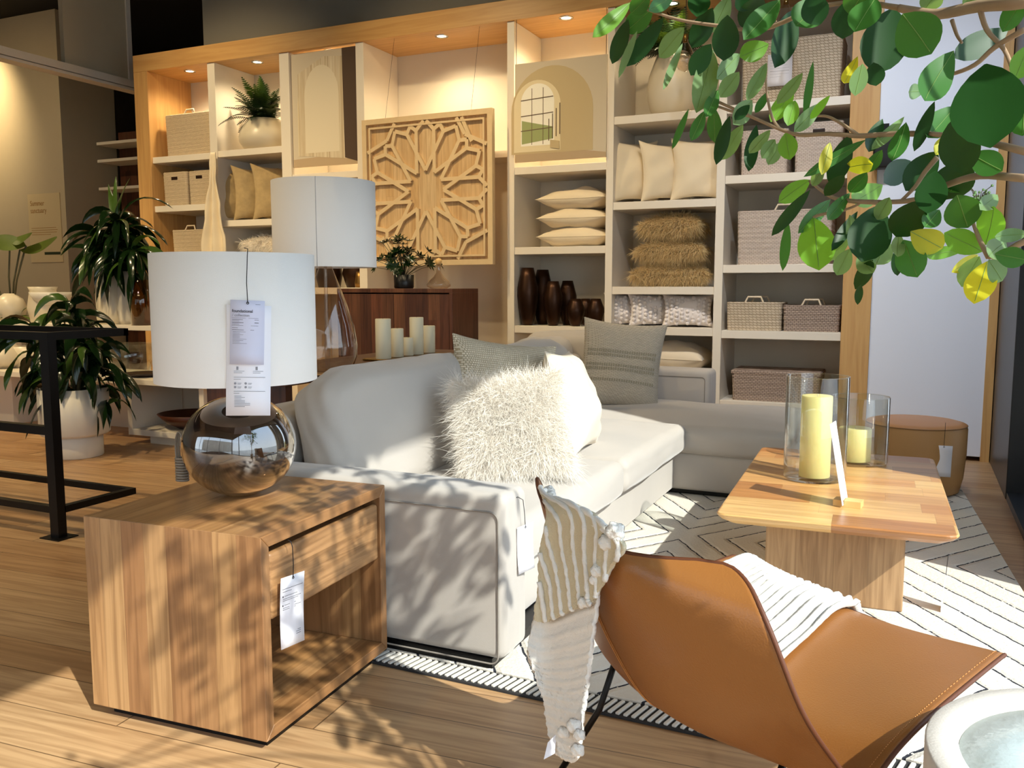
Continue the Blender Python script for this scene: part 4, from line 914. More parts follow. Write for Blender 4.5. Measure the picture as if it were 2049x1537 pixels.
# ================================================================ rug
def rug_mat():
    m, t, b = newmat('rug'); b.inputs['Roughness'].default_value = .95; b.inputs['Specular IOR Level'].default_value = .1
    co = N(t, 'ShaderNodeTexCoord'); nz = N(t, 'ShaderNodeTexNoise'); nz.inputs['Scale'].default_value = 18; t.links.new(co.outputs['Object'], nz.inputs['Vector'])
    va = N(t, 'ShaderNodeVectorMath', operation='MULTIPLY_ADD'); va.inputs[1].default_value = (.016, .016, 0); t.links.new(nz.outputs['Color'], va.inputs[0]); t.links.new(co.outputs['Object'], va.inputs[2])
    se = N(t, 'ShaderNodeSeparateXYZ'); t.links.new(va.outputs[0], se.inputs[0])
    ty = mth(t, 'PINGPONG', mth(t, 'SUBTRACT', se.outputs[1], 4.43), 1.35)
    tx = mth(t, 'PINGPONG', mth(t, 'ADD', se.outputs[0], 1.03), 1.9)
    g = mth(t, 'DIVIDE', mth(t, 'SUBTRACT', tx, mth(t, 'DIVIDE', ty, 1.45)), .15)
    ln = mth(t, 'ABSOLUTE', mth(t, 'SUBTRACT', mth(t, 'FRACT', g), .5)); k = mth(t, 'LESS_THAN', ln, .035)
    n2 = N(t, 'ShaderNodeTexNoise'); n2.inputs['Scale'].default_value = 60; t.links.new(co.outputs['Object'], n2.inputs['Vector'])
    k = mth(t, 'MULTIPLY', k, mth(t, 'GREATER_THAN', n2.outputs['Fac'], .38))
    mx = N(t, 'ShaderNodeMix', data_type='RGBA'); t.links.new(k, mx.inputs[0]); mx.inputs[6].default_value = S('ddd5c8'); mx.inputs[7].default_value = S('35363d')
    t.links.new(mx.outputs[2], b.inputs['Base Color'])
    n3 = N(t, 'ShaderNodeTexNoise'); n3.inputs['Scale'].default_value = 90; n3.inputs['Detail'].default_value = 3; t.links.new(co.outputs['Object'], n3.inputs['Vector'])
    gr = mth(t, 'MINIMUM', mth(t, 'MULTIPLY', ln, 6), 1)
    bp = N(t, 'ShaderNodeBump'); bp.inputs['Strength'].default_value = .8; bp.inputs['Distance'].default_value = .008
    t.links.new(mth(t, 'ADD', mth(t, 'MULTIPLY', n3.outputs['Fac'], .6), gr), bp.inputs['Height']); t.links.new(bp.outputs[0], b.inputs['Normal'])
    return m
M['rug'] = rug_mat()
M['rug_band'] = plain('rug_band', '2c2a2a', .9); M['rug_cord'] = plain('rug_cord', 'd8d2c6', .9)
r = thing('area_rug', 'cream wool rug with thin dark chevron lines and striped bound ends', 'rug', (0, 0, 0))
MB().prism([(-2.3, 2.56), (.60, 2.50), (.30, 6.62), (-2.4, 6.7)], lambda u, v, d: (u, v, d), .001, .016).build('pile', 'rug', r, bevel=.004)
m = MB().prism([(-2.3, 2.455), (.605, 2.395), (.60, 2.50), (-2.3, 2.56)], lambda u, v, d: (u, v, d), .001, .008); m.build('end_band', 'rug_band', r); MB().prism([(-2.4, 6.70), (.30, 6.62), (.30, 6.70), (-2.4, 6.78)], lambda u, v, d: (u, v, d), .001, .008).build('end_band', 'rug_band', r); m2 = MB()
m = MB()
for i in range(116):
    x = -2.28 + i*.025; y = 2.46 - (x+2.3)*.0207
    m.bar((x+.012, y+.088, .0115), (x-.008, y+.004, .0105), .0135, .008)
    if x < .28: m2.bar((x, 6.70-(x+2.4)*.03, .0105), (x+.01, 6.79-(x+2.4)*.03, .0105), .0135, .006)
m.build('end_cords', 'rug_cord', r, bevel=.003); m2.build('end_cords', 'rug_cord', r)

# ================================================================ sofa
r = thing('sectional_sofa', 'pale greige velvet L-shaped sectional sofa in the middle of the room', 'sofa', (0, 0, 0))
AX0, AX1, AY0, AY1, AZ = -2.50, -1.19, 2.535, 2.735, .62
def soft(x0, x1, y0, y1, z0, z1, rr=.04, n=10, bulge=(0, 0, 0), wr=0, seed=0):
    q = random.Random(seed); ph = [q.uniform(0, 6) for _ in range(6)]
    def fn(p, u):
        x, y, z = u; ex = max(0, 1-x*x); ey = max(0, 1-y*y); ez = max(0, 1-z*z)
        p = Vector(p); p.x += bulge[0]*ey*ez*x; p.y += bulge[1]*ex*ez*y; p.z += bulge[2]*ex*ey*z
        if wr:
            s_ = math.sin(4*x+3*y+ph[0]) + .6*math.sin(7*y-5*z+ph[1]) + .5*math.sin(9*x+6*z+ph[2]) + .35*math.sin(13*y+4*z+ph[3]); p += Vector((x, y, z)).normalized()*wr*s_
        return p
    return MB().rbox(x0, x1, y0, y1, z0, z1, rr, n, fn)
soft(AX0, AX1, AY0, AY1, .05, AZ, .035, 16, (.004, .004, .006), .0012).build('armrest', 'sofa', r)
def rrect(u0, u1, v0, v1, rr, n=5):
    P = []
    for (cx, cy, a0) in ((u1-rr, v1-rr, 0), (u0+rr, v1-rr, 90), (u0+rr, v0+rr, 180), (u1-rr, v0+rr, 270)):
        for i in range(n+1): a = R(a0+90*i/n); P.append((cx+rr*math.cos(a), cy+rr*math.sin(a)))
    return P
MB().tube([(u, AY0-.003, v) for u, v in rrect(AX0+.02, AX1-.02, .04, AZ-.06, .03)], .003, 6, closed=True).build('piping', 'piping', r)
MB().box(AX0+.04, AX1-.05, AY0+.012, AY1+.4, 0.0165, .05).box(-2.45, -1.36, AY1, 5.5, .017, .05).box(-2.4, -.68, 5.32, 6.6, .017, .05).build('plinth', 'black', r)
soft(-2.5, -1.31, AY1-.01, 5.32, .05, .285, .02, 8).build('seat_base', 'sofa', r)
soft(-2.5, -.63, 5.27, 6.62, .05, .285, .02, 8).build('chaise_base', 'sofa', r)
soft(-2.15, -1.235, AY1+.005, 4.02, .285, .462, .05, 14, (.012, .0, .030), .003, 1).build('seat_cushion', 'sofa', r)
soft(-2.15, -1.235, 4.03, 5.29, .285, .462, .05, 14, (.016, .0, .030), .003, 2).build('seat_cushion', 'sofa', r)
soft(-2.38, -.60, 5.235, 6.40, .285, .455, .05, 14, (.01, .012, .045), .005, 3).build('chaise_cushion', 'sofa', r)
soft(-2.50, -2.23, AY0+.004, 6.68, .05, .80, .05, 12, (.005, .0, .01), .002).build('back_frame', 'sofa', r)
soft(-2.5, -1.34, 6.42, 6.68, .05, .685, .035, 12, (0, .004, .005), .001).build('back_frame', 'sofa', r)
MB().tube([(u, 6.418, v) for u, v in rrect(-1.8, -1.375, .3, .635, .025)], .003, 6, closed=True).build('piping', 'piping', r)
def bcush(y0, y1, sd, zt=.975):
    mb = soft(-.115, .115, -(y1-y0)/2, (y1-y0)/2, -.26, .26, .065, 16, (.045, .012, .015), .006, sd)
    V = []
    for v in mb.v:
        p = Vector(v); dr = max(0, (abs(p.y)/((y1-y0)/2))-.7)*.16*smoothstep((p.z+.1)/.3); p.z -= dr
        p = Matrix.Rotation(R(-9), 3, 'Y') @ p; V.append(tuple(p + Vector((-2.09, (y0+y1)/2, zt-.275))))
    mb.v = V; return mb
bcush(2.745, 4.02, 5).build('back_cushion', 'sofa', r); bcush(4.03, 5.30, 6).build('back_cushion', 'sofa', r)
mb = soft(-.5, .5, -.12, .12, -.25, .25, .10, 14, (.012, .05, .02), .006, 8); mb.v = [tuple((Matrix.Rotation(R(-8), 3, 'X') @ Vector(v)) + Vector((-2.24, 6.27, .70))) for v in mb.v]; mb.build('back_cushion', 'sofa', r)
mb = soft(-.12, .12, -.45, .45, -.24, .24, .10, 14, (.05, .012, .02), .006, 9); mb.v = [tuple((Matrix.Rotation(R(-8), 3, 'Y') @ Vector(v)) + Vector((-2.42, 5.78, .68))) for v in mb.v]; mb.build('back_cushion', 'sofa', r)

# throw pillows on the sofa
SZ = .475
r = thing('throw_pillow', 'oatmeal knitted pillow with a plain back leaning on the sofa back cushion', 'pillow', (-1.84, 3.90, SZ+.30), (R(-16), R(8), R(40)))
pm = pillow_mb(.54, .54, .17, 26, seed=51); pm.build('cover', 'oat_pillow', r)
r = thing('throw_pillow', 'smooth ivory pillow leaning behind the white fur pillow, its side seam showing', 'pillow', (-1.56, 4.14, SZ+.25), (R(-18), R(4), R(98)))
pm = pillow_mb(.52, .52, .23, 26, seed=52); pm.build('cover', 'ivory', r)
fur_pillow('long-haired white fur pillow at the front of the sofa seat', 'pillow', (-1.56, 3.40, SZ+.225), (R(-24), R(-6), R(28)), .52, .50, .17, 30000, .070, .0019, 'fur_base_w', 'fur_white', None, 53, droop=.35)
r = thing('throw_pillow', 'grey-beige chunky knit pillow standing on the far chaise', 'pillow', (-1.84, 5.84, SZ+.285), (R(-14), R(5), R(14)))
pm = pillow_mb(.58, .62, .17, 26, seed=54); pm.build('cover', 'grey_knit', r)
m = MB()
for i in range(30):
    rowz = [.08, .05, -.02, -.05, -.13]
    for z in rowz:
        x = -.25 + .5*i/29; f = pillow_fn(.58, .62, .17, .09, 0, 54); p = f(x/.29, z/.31, -1); m.box(p[0]-.0045, p[0]+.0045, p[1]-.004, p[1]+.002, p[2]-.009, p[2]+.009)
M['knit_gap'] = plain('knit_gap', '8a8371', .95); m.build('open_stitches', 'knit_gap', r)

# ================================================================ console, tall lamp, candles
CZ = .86
r = thing('console_table', 'wooden console table behind the sofa carrying the tall lamp and candles', 'table', (-3.0, 4.35, 0))
MB().box(-.27, .27, -1.0, 1.05, CZ-.04, CZ).build('top', 'walnut_h', r, bevel=.004)
for y in (-.98, .98): MB().box(-.25, .25, y, y+.05, 0, CZ-.04).build('leg_panel', 'walnut', r)
q = at(652, 574, D=4.36); LX, LY = q.x, q.y
def drum(rad, z0, z1):
    m = MB(); m.lathe([(rad, z0), (rad, z1), (rad-.003, z1), (rad-.003, z0), (rad, z0)], 96); return m
r = thing('table_lamp', 'tall table lamp with white drum shade and clear teardrop glass base on the console', 'lamp', (LX, LY, CZ))
drum(.252, 1.395-CZ, 1.81-CZ).build('lamp_shade', 'linen_shade', r)
MB().tube([(.252*math.cos(a), .252*math.sin(a), z) for a, z in ((R(-62), 1.395-CZ), (R(-62), 1.81-CZ))], .0012, 4).build('shade_seam', 'ink_grey', r)
MB().lathe([(.001, .004), (.085, .004), (.125, .03), (.147, .09), (.150, .15), (.135, .25), (.10, .36), (.062, .46), (.035, .53), (.022, .58)], 48).build('glass_base', 'clear_teardrop', r)
MB().lathe([(.001, .58), (.022, .58), (.022, .60), (.012, .61), (.012, .70), (.001, .70)], 16).build('socket', 'brass', r)
MB().lathe([(.012, .02), (.014, .15), (.010, .3), (.008, .58)], 12).build('inner_stem', 'clear_teardrop', r)
m = MB(); m.tube([(0, 0, .70), (0, 0, .90)], .003, 5)
for a in (0, 120, 240): m.tube([(0, 0, .90), (.25*math.cos(R(a)), .25*math.sin(R(a)), .92)], .002, 5)
m.build('spider', 'brass', r)
cps = [(767.5, 713, 31, 80, 'tallest pillar candle at the left of the tray'), (795.5, 710, 25, 57, 'medium pillar candle second from left on the tray'), (817, 707, 21, 36, 'shortest pillar candle in the middle of the tray'), (834, 704, 28, 74, 'tall pillar candle second from right on the tray'), (858.5, 703, 25, 54, 'medium pillar candle at the right end of the tray')]
pts = []
for px, py, wpx, hpx, lb_ in cps:
    p = at(px, py+3, X=-2.86); p.z = CZ+.013; k = (p-cC).dot(cF)/FPX; pts.append(p); rr = wpx/2*k; h = hpx*k
    m = MB(); m.lathe([(.001, 0), (rr-.002, 0), (rr, .002), (rr, h-.003), (rr-.003, h), (rr*.5, h-.002), (.001, h-.003)], 32)
    r = thing('pillar_candle', 'unlit ivory ' + lb_, 'candle', p, 0, 'ivory pillar candles on the console tray'); m.build('wax', 'candle_ivory', r); MB().tube([(0, 0, h-.004), (.001, 0, h+.008)], .001, 5).build('wick', 'string', r)
c0 = sum(pts, Vector())/5; m = MB().rbox(-.12, .12, -.32, .32, 0, .011, .005, 6); m.tube([(x, y, .009) for x, y in rrect(-.12, .12, -.32, .32, .02)], .004, 6, closed=True)
single('candle_tray', m, 'brass', 'long brass tray under the pillar candles on the console', 'tray', (c0.x, c0.y, CZ+.001), 0)

# ================================================================ nightstand
NW, NL, NH, NZ = .635, .685, .622, .035
r = thing('nightstand', 'honey-brown waterfall-edge wood nightstand with one drawer over an open cubby', 'nightstand', (-1.585, 1.820, 0), R(3.6))
# local: x from -NW..0 (open side at x=0), y 0..NL
tk = .036
YZ = lambda u, v, d: (d, u, v)
MB().prism([(0, NZ), (tk, NZ+tk), (tk, NH-tk), (0, NH)], YZ, -NW, 0).build('side_panel', 'acacia_side', r, bevel=.0025)
MB().prism([(NL, NZ), (NL-tk, NZ+tk), (NL-tk, NH-tk), (NL, NH)], YZ, -NW, 0).build('side_panel', 'acacia_side', r, bevel=.0025)
MB().prism([(0, NH), (tk, NH-tk), (NL-tk, NH-tk), (NL, NH)], YZ, -NW, 0).build('top', 'acacia_top', r, bevel=.0025)
MB().prism([(0, NZ), (tk, NZ+tk), (NL-tk, NZ+tk), (NL, NZ)], YZ, -NW, 0).build('bottom_panel', 'acacia_top', r, bevel=.0025)
MB().box(-NW+.01, -NW+.03, tk, NL-tk, NZ+tk, NH-tk).build('back_panel', 'acacia_side', r)
MB().box(-NW+.04, -.03, .04, NL-.04, 0, NZ).build('plinth', 'black', r)
d = MB().rbox(-.028, -.004, tk+.008, NL-tk-.006, NH-tk-.215, NH-tk-.022, .011, 6).build('drawer', 'acacia_front', r)
MB().box(-NW+.05, -.03, tk+.012, NL-tk-.012, NH-tk-.200, NH-tk-.035).build('drawer_box', 'acacia_front', d)
# ---- smoked glass lamp
q = at(483, 988, Z=NH); L1 = Vector((q.x, q.y, NH))
r = thing('table_lamp', 'squat table lamp with round smoked glass base and white drum shade on the nightstand', 'lamp', L1)
SHR = .253
drum(SHR, 1.0-NH, 1.402-NH).build('lamp_shade', 'linen_shade', r)
prof = []
for i in range(33):
    a = -PI/2 + PI*i/32; rr = .181*math.cos(a)**.92 if abs(math.cos(a)) > 1e-6 else 0; z = .163 + .163*math.sin(a)
    if i <= 2: continue
    if i > 29: break
    prof.append((rr, z))
prof = [(.001, .003), (.055, .003)] + prof + [(.035, .322), (.032, .335)]
MB().lathe(prof, 72).build('glass_base', 'smoke', r)
MB().lathe([(.001, .325), (.034, .325), (.034, .345), (.02, .35), (.014, .36), (.014, .42), (.001, .42)], 20).build('socket', 'bronze', r)
MB().lathe([(.001, .42), (.02, .44), (.03, .48), (.02, .52), (.001, .53)], 16).build('bulb', 'ceramic', r)
m = MB(); m.tube([(0, 0, .5), (0, 0, .72)], .003, 5)
for a in (20, 140, 260): m.tube([(0, 0, .72), (.25*math.cos(R(a)), .25*math.sin(R(a)), .745)], .002, 5)
m.build('spider', 'brass', r)
# cord coil at the nightstand's back corner
q = at(361, 962, Z=NH); r = thing('cord_coil', 'coiled clear lamp cord bundled upright at the back of the nightstand', 'cord', (q.x+.03, q.y-.02, NH))
m = MB(); 
for i in range(9): m.tube([(.022*math.cos(a), .016*math.sin(a), .01+i*.0095) for a in [2*PI*k/14 for k in range(14)]], .0045, 6, closed=True)
M['cord_clear'] = plain('cord_clear', '8d8173', .3); m.build('wraps', 'cord_clear', r)
m = MB()
for s in (-.8, 0, .8): m.tube([(.018*math.cos(t)*1, .01*s, .12+.06*math.sin(t)) for t in [R(-80+340*k/20) for k in range(21)]], .0028, 6)
m.build('loops', 'cord_clear', r)
# ---- tags on the lamp
yaw = R(41); nrm = Vector((math.sin(yaw), -math.cos(yaw), 0)); fp = Vector((L1.x, L1.y, 0)) + nrm*(SHR+.004)
def onplane(px, py, off=0):
    d = cF + cR*((px-1024.5)/FPX) - cU*((py-768.5)/FPX); p0 = fp + nrm*off; t = (p0-cC).dot(nrm)/d.dot(nrm); return cC + d*t
def cardp(label, p_tl, p_tr, p_bl, off, mat, **k):
    a, b_, c_ = onplane(*p_tl, off), onplane(*p_tr, off), onplane(*p_bl, off)
    return tag_card(label, (a+b_)/2, (b_-a).length, (a-c_).length, (0, k.pop('roll', 0), yaw), mat, **k)
r = cardp('long white specification card hanging behind the lilac tag on the lamp shade', (453, 610), (543, 612), (462, 832), .003, 'paper', roll=R(2.2), hole=False, name='specification_card', lines=0)
H = .315; W = .128
m = MB()
for z, L, x in ((-.196, .03, -.042), (-.201, .024, -.042), (-.196, .03, .012), (-.201, .022, .012), (-.214, .09, -.042), (-.220, .02, -.042), (-.256, .09, -.042), (-.262, .016, -.042)) + tuple((-.270-.0045*i, random.choice((.045, .03, .02)), -.04) for i in range(8)):
    m.box(x, x+L, -.0022+.0, -.0012, z, z+.0011)
for x, z in ((-.038, -.232), (-.008, -.232), (-.038, -.243), (-.008, -.243)):
    m.lathe([(.0001, 0), (.0035, 0)], 14); nn = 28; m.v[-nn:] = [(x+v[0], -.0022, z+v[1]) for v in m.v[-nn:]]; m.box(x+.007, x+.018, -.0022, -.0012, z, z+.001); m.box(x+.007, x+.016, -.0022, -.0012, z-.003, z-.002)
for x in (-.035, .02): m.box(x, x+.006, -.0022, -.0012, -.192, -.182)
m.v = [(v[0], v[1]-.006*math.sin(min(1, -v[2]/H)*PI)*0 + .02*H*math.sin(min(1, -v[2]/H)*PI), v[2]) for v in m.v]; m.build('print', 'ink_grey', r)
r = cardp('small lilac price tag reading foundational collection on the lamp shade', (461, 601), (530, 601), (468, 730), .010, 'paper_blue', roll=R(2.6), name='price_tag', string=[(0, -.001, -.008), (-.004, 0, .05), (-.003, 0, .13), (-.002, .001, .150), (-.012, .012, .152)])
TM = lambda x, z: Matrix.Translation((x, -.0012+.0035, z)) @ Matrix.Rotation(R(90), 4, 'X')
text_mesh('headline', 'foundational', .0125, 'ink', r, Matrix.Translation((-.044, .0006, -.036)) @ Matrix.Rotation(R(90), 4, 'X'), weight=.00012, sx=.95)
text_mesh('headline', '/ collection', .0115, 'ink_grey', r, Matrix.Translation((-.043, .0008, -.048)) @ Matrix.Rotation(R(90), 4, 'X'), sx=.95)
m = MB(); rows = [(-.053, .075, -.044, .0007), (-.058, .03, -.043, .001), (-.058, .012, .02, .001), (-.062, .02, -.043, .0007), (-.067, .032, -.043, .0013), (-.067, .012, .02, .0016), (-.071, .02, -.043, .0007), (-.075, .075, -.044, .0007), (-.082, .016, -.043, .0008), (-.088, .062, -.043, .0010)] + [(-.0935-.0043*i, random.choice((.04, .03, .02, .045)), -.041, .0007) for i in range(9)] + [(-.012, .014, .022, .0008)]
for z, L, x, hgt in rows:
    yy = .02*.184*math.sin(min(1, -z/.184)*PI) - .0008; m.box(x, x+L, yy-.0002, yy, z, z+hgt)
m.build('print', 'ink', r)
# ---- tag on the nightstand drawer
p = at(586, 1150, X=-1.565); r = tag_card('white paper tag hanging from the nightstand drawer', (p.x, p.y, p.z), .092, .205, (0, R(2), R(96)-R(12)), 'paper', string=[(0, -.001, -.008), (0, -.002, .03), (-.003, -.002, .08), (-.004, .003, .095), (.0, .02, .098)], lines=0)
m = MB()
for z, L, x in ((-.035, .08, -.04), (-.043, .035, -.038), (-.056, .05, -.03), (-.064, .07, -.036), (-.069, .06, -.036), (-.082, .045, -.03), (-.09, .07, -.036), (-.095, .05, -.036), (-.165, .012, .02), (-.17, .018, .014), (-.176, .018, .014)): m.box(x, x+L, .0005, .0022, z, z+.0011)
for z in (-.057, -.083): m.box(-.038, -.034, .0005, .002, z-.001, z+.003)
m.v = [(v[0], .02*.205*math.sin(-v[2]/.205*PI)-.0008+(v[1]-.0022)*.2, v[2]) for v in m.v]; m.build('print', 'ink', r)
# ---- tag on the sofa arm
p = at(1051, 1050, X=-1.168); tag_card('white tag on a black string hanging down the end of the sofa arm', p, .085, .165, (0, R(-3), R(74)), 'paper', string=[(0, 0, -.008), (-.004, -.002, .04), (-.01, -.002, .09), (-.02, .012, .10), (-.03, .02, .095)])
# ================================================================ coffee table
TZ = .42
r = thing('coffee_table', 'rectangular light wood coffee table with undercut edge on a block pedestal', 'table', (-.27, 4.16, 0), R(2.2))
TW, TL = .43, .775
m = MB(); nseg = 6
def ringz(k, z, rr): return [Vector((x, y, z)) for x, y in rrect(-TW+k, TW-k, -TL+k, TL-k, rr, nseg)]
rg_ = [ringz(.05, TZ-.046, .03), ringz(.015, TZ-.026, .04), ringz(.002, TZ-.012, .045), ringz(.0, TZ-.006, .045), ringz(.004, TZ-.001, .043), ringz(.010, TZ, .04)]
nn = len(rg_[0]); V = [p for g in rg_ for p in g]; F = [(j*nn+i, j*nn+(i+1) % nn, (j+1)*nn+(i+1) % nn, (j+1)*nn+i) for j in range(5) for i in range(nn)] + [tuple(reversed(range(nn))), tuple(5*nn+i for i in range(nn))]
m.add(V, F, False).build('top', 'table_top', r)
MB().box(-.265, .265, -.49, .49, .017, TZ-.046).build('pedestal', 'table_base', r, bevel=.006)
p = at(1893, 1150, X=.165); tag_card('narrow white tag turned edge-on, dangling under the coffee table corner', (p.x, p.y, p.z), .075, .185, (R(3), R(-4), R(84)), 'paper', string=[(0, 0, -.006), (0, 0, .05), (.003, 0, .085)])
def hurricane(label, px, py, rad, h, cr_, ch, clabel, coff=(0, 0)):
    q = at(px, py, Z=TZ); r = thing('glass_hurricane', label, 'candle holder', (q.x, q.y, TZ+.001), 0, None); t = .004
    MB().lathe([(.001, 0), (rad-.012, 0), (rad-.003, .004), (rad, .014), (rad, h-.002), (rad-t/2, h), (rad-t, h-.002), (rad-t, .016), (rad-.014, .010), (.001, .010)], 72).build('glass_cylinder', 'glass', r)
    MB().tube([((rad-.002)*math.cos(a), (rad-.002)*math.sin(a), h) for a in [2*PI*k/72 for k in range(72)]], .0026, 6, closed=True).build('glass_rim', 'glass', r)
    c = thing('pillar_candle', clabel, 'candle', (q.x+coff[0], q.y+coff[1], TZ+.012))
    MB().lathe([(.001, 0), (cr_-.002, 0), (cr_, .003), (cr_, ch-.004), (cr_-.004, ch), (cr_*.5, ch-.003), (.001, ch-.004)], 40).build('wax', 'candle', c); MB().tube([(0, 0, ch-.004), (.003, .001, ch+.008)], .0013, 5).build('wick', 'ceramic', c)
hurricane('tall clear glass hurricane on the coffee table, the larger one in front', 1629, 958, .138, .475, .068, .375, 'tall pale yellow pillar candle in the taller glass hurricane', (0, 0))
hurricane('shorter clear glass hurricane behind the tall one on the coffee table', 1717, 926, .137, .335, .078, .165, 'short pale yellow pillar candle in the shorter glass hurricane', (-.02, 0))
q = at(1697, 1012, Z=TZ); r = thing('sign_card', 'white card leaning in a small wood block on the coffee table', 'sign', (q.x, q.y, TZ+.0005), R(-7))
MB().box(-.01, .0535, -.035, .03, 0, .026).box(-.052, -.0135, -.035, .03, 0, .026).box(-.0135, -.01, -.035, .03, 0, .008).build('wood_block', 'blockwood', r)
m = MB(); m.v = []; a_ = R(-10.5)
for (y0, y1) in ((-.055, .055),):
    def cp(y, h, x): return (x*math.cos(a_)+h*math.sin(a_)-.012, y, h*math.cos(a_)+.009)
    m.add([cp(y0, 0, -.001), cp(y1, 0, -.001), cp(y1, .33, -.001), cp(y0, .33, -.001), cp(y0, 0, .001), cp(y1, 0, .001), cp(y1, .33, .001), cp(y0, .33, .001)], [(0,3,2,1),(4,5,6,7),(0,1,5,4),(1,2,6,5),(2,3,7,6),(3,0,4,7)])
m.build('card', 'paper', r); m = MB()
for h, L in ((.29, .05), (.28, .03), (.26, .06), (.25, .05), (.22, .07), (.21, .04), (.12, .03), (.11, .05), (.10, .04)):
    m.add([cp(-.045, h, -.0014), cp(-.045+L, h, -.0014), cp(-.045+L, h+.003, -.0014), cp(-.045, h+.003, -.0014)], [(0, 1, 2, 3)])
m.build('print', 'ink_grey', r)
# ================================================================ pouf
r = thing('leather_pouf', 'round tan leather drum pouf at the edge of the rug by the window', 'pouf', (.045, 6.05, .017))
H = .425
MB().lathe([(.001, 0), (.24, 0), (.265, .012), (.285, .1), (.296, .25), (.297, H-.02), (.290, H)], 64).build('body', 'leather_pouf', r)
MB().lathe([(.292, H-.003), (.288, H+.008), (.25, H+.018), (.001, H+.022)], 64).build('top_cap', 'leather_pouf_top', r)
MB().tube([(.293*math.cos(a), .293*math.sin(a), H) for a in [2*PI*k/64 for k in range(64)]], .0035, 6, closed=True).build('piping', 'pouf_edge', r)
p = at(1889, 892, Y=5.79); tag_card('white tag hanging on a string down the side of the leather pouf', (p.x, p.y, p.z), .098, .19, (0, R(1), R(12)), 'paper', string=[(0, 0, -.006), (.0, .0, .08), (.0, .004, .14)], lines=0)
# ================================================================ leather chair
def cage(rows, sub=3):
    m = MB(); m.grid(rows); return m
def AZ_(x, y, Z): q = at(x, y, Z=Z); return (q.x, q.y, q.z)
RW = [ # left ... right  (front edge of seat -> crease -> top of back)
    [(-.475, 2.79, .425), (-.30, 2.66, .405), (-.02, 2.47, .400), (.22, 2.31, .405)],
    [(-.490, 2.74, .450), (-.33, 2.61, .420), (-.06, 2.42, .415), (.225, 2.26, .440)],
    [(-.560, 2.52, .455), (-.40, 2.42, .400), (-.13, 2.21, .395), AZ_(1875, 1422, .450)],
    [(-.640, 2.27, .430), (-.49, 2.16, .370), (-.23, 1.96, .360), AZ_(1800, 1495, .415)],
    [(-.705, 2.16, .385), (-.60, 2.09, .322), (-.355, 1.905, .310), AZ_(1722, 1590, .345)],
    [(-.730, 2.12, .435), (-.645, 2.00, .370), (-.410, 1.815, .350), AZ_(1682, 1540, .395)],
    [(-.780, 2.08, .590), (-.70, 1.925, .535), (-.47, 1.735, .515), AZ_(1608, 1430, .535)],
    [(-.835, 2.05, .745), (-.74, 1.860, .710), (-.50, 1.670, .700), AZ_(1538, 1255, .690)],
    [(-.872, 2.05, .820), (-.76, 1.870, .775), (-.53, 1.690, .757), AZ_(1478, 1125, .775)]]
r = thing('leather_chair', 'tan leather sling lounge chair on black rod legs, seen from behind', 'chair', (0, 0, 0))
def catmull(P, n):
    out = []
    for i in range(len(P)-1):
        p0 = P[max(0, i-1)]; p1 = P[i]; p2 = P[i+1]; p3 = P[min(len(P)-1, i+2)]
        for k in range(n):
            t = k/n; out.append(.5*((2*p1) + (p2-p0)*t + (2*p0-5*p1+4*p2-p3)*t*t + (3*p1-p0-3*p2+p3)*t**3))
    out.append(P[-1].copy()); return out
rows = [catmull([Vector(p) for p in row], 8) for row in RW]
cols = [catmull([rows[i][j] for i in range(len(rows))], 7) for j in range(len(rows[0]))]
G = [[cols[j][i] for j in range(len(cols))] for i in range(len(cols[0]))]     # G[i][j]: i front->top, j left->right
nI, nJ = len(G)-1, len(G[0])-1
def corner(i, j):      # round the four corners
    return
def squircle(s):        # keep the corners rounded by pulling the grid in
    return s
for i in range(nI+1):
    for j in range(nJ+1):
        pass
# rounded corners: clamp parameters
def Gp(u, v):
    u = max(0, min(1, u))*nI; v = max(0, min(1, v))*nJ; i = min(nI-1, int(u)); j = min(nJ-1, int(v)); a, b_ = u-i, v-j
    return G[i][j]*(1-a)*(1-b_) + G[i+1][j]*a*(1-b_) + G[i][j+1]*(1-a)*b_ + G[i+1][j+1]*a*b_
def inset(u, v):
    """map unit square to a rounded rectangle in parameter space"""
    ru, rv = .075, .13
    du = min(u, 1-u); 
    k = 0
    if du < ru: k = rv*(1-math.sqrt(max(0, 1-((ru-du)/ru)**2)))
    return u, k + v*(1-2*k)
NU, NV = 90, 40
Gs = [[Gp(*inset(i/NU, j/NV)) for j in range(NV+1)] for i in range(NU+1)]
m = MB(); m.grid(Gs); shell = m.build('leather_shell', 'leather', r, solid=.007)
def nrm_at(i, j):
    a = Gs[min(NU, i+1)][j]-Gs[max(0, i-1)][j]; b_ = Gs[i][min(NV, j+1)]-Gs[i][max(0, j-1)]; n_ = b_.cross(a); return n_.normalized() if n_.length > 1e-9 else Vector((0,0,1))
edge = [Gs[i][0] for i in range(NU)] + [Gs[NU][j] for j in range(NV)] + [Gs[i][NV] for i in range(NU, 0, -1)] + [Gs[0][j] for j in range(NV, 0, -1)]
edge = [e for k, e in enumerate(edge) if k == 0 or (e-edge[k-1]).length > .002]
MB().tube(edge, .0050, 8, closed=True).build('edge_binding', 'leather_edge', r)
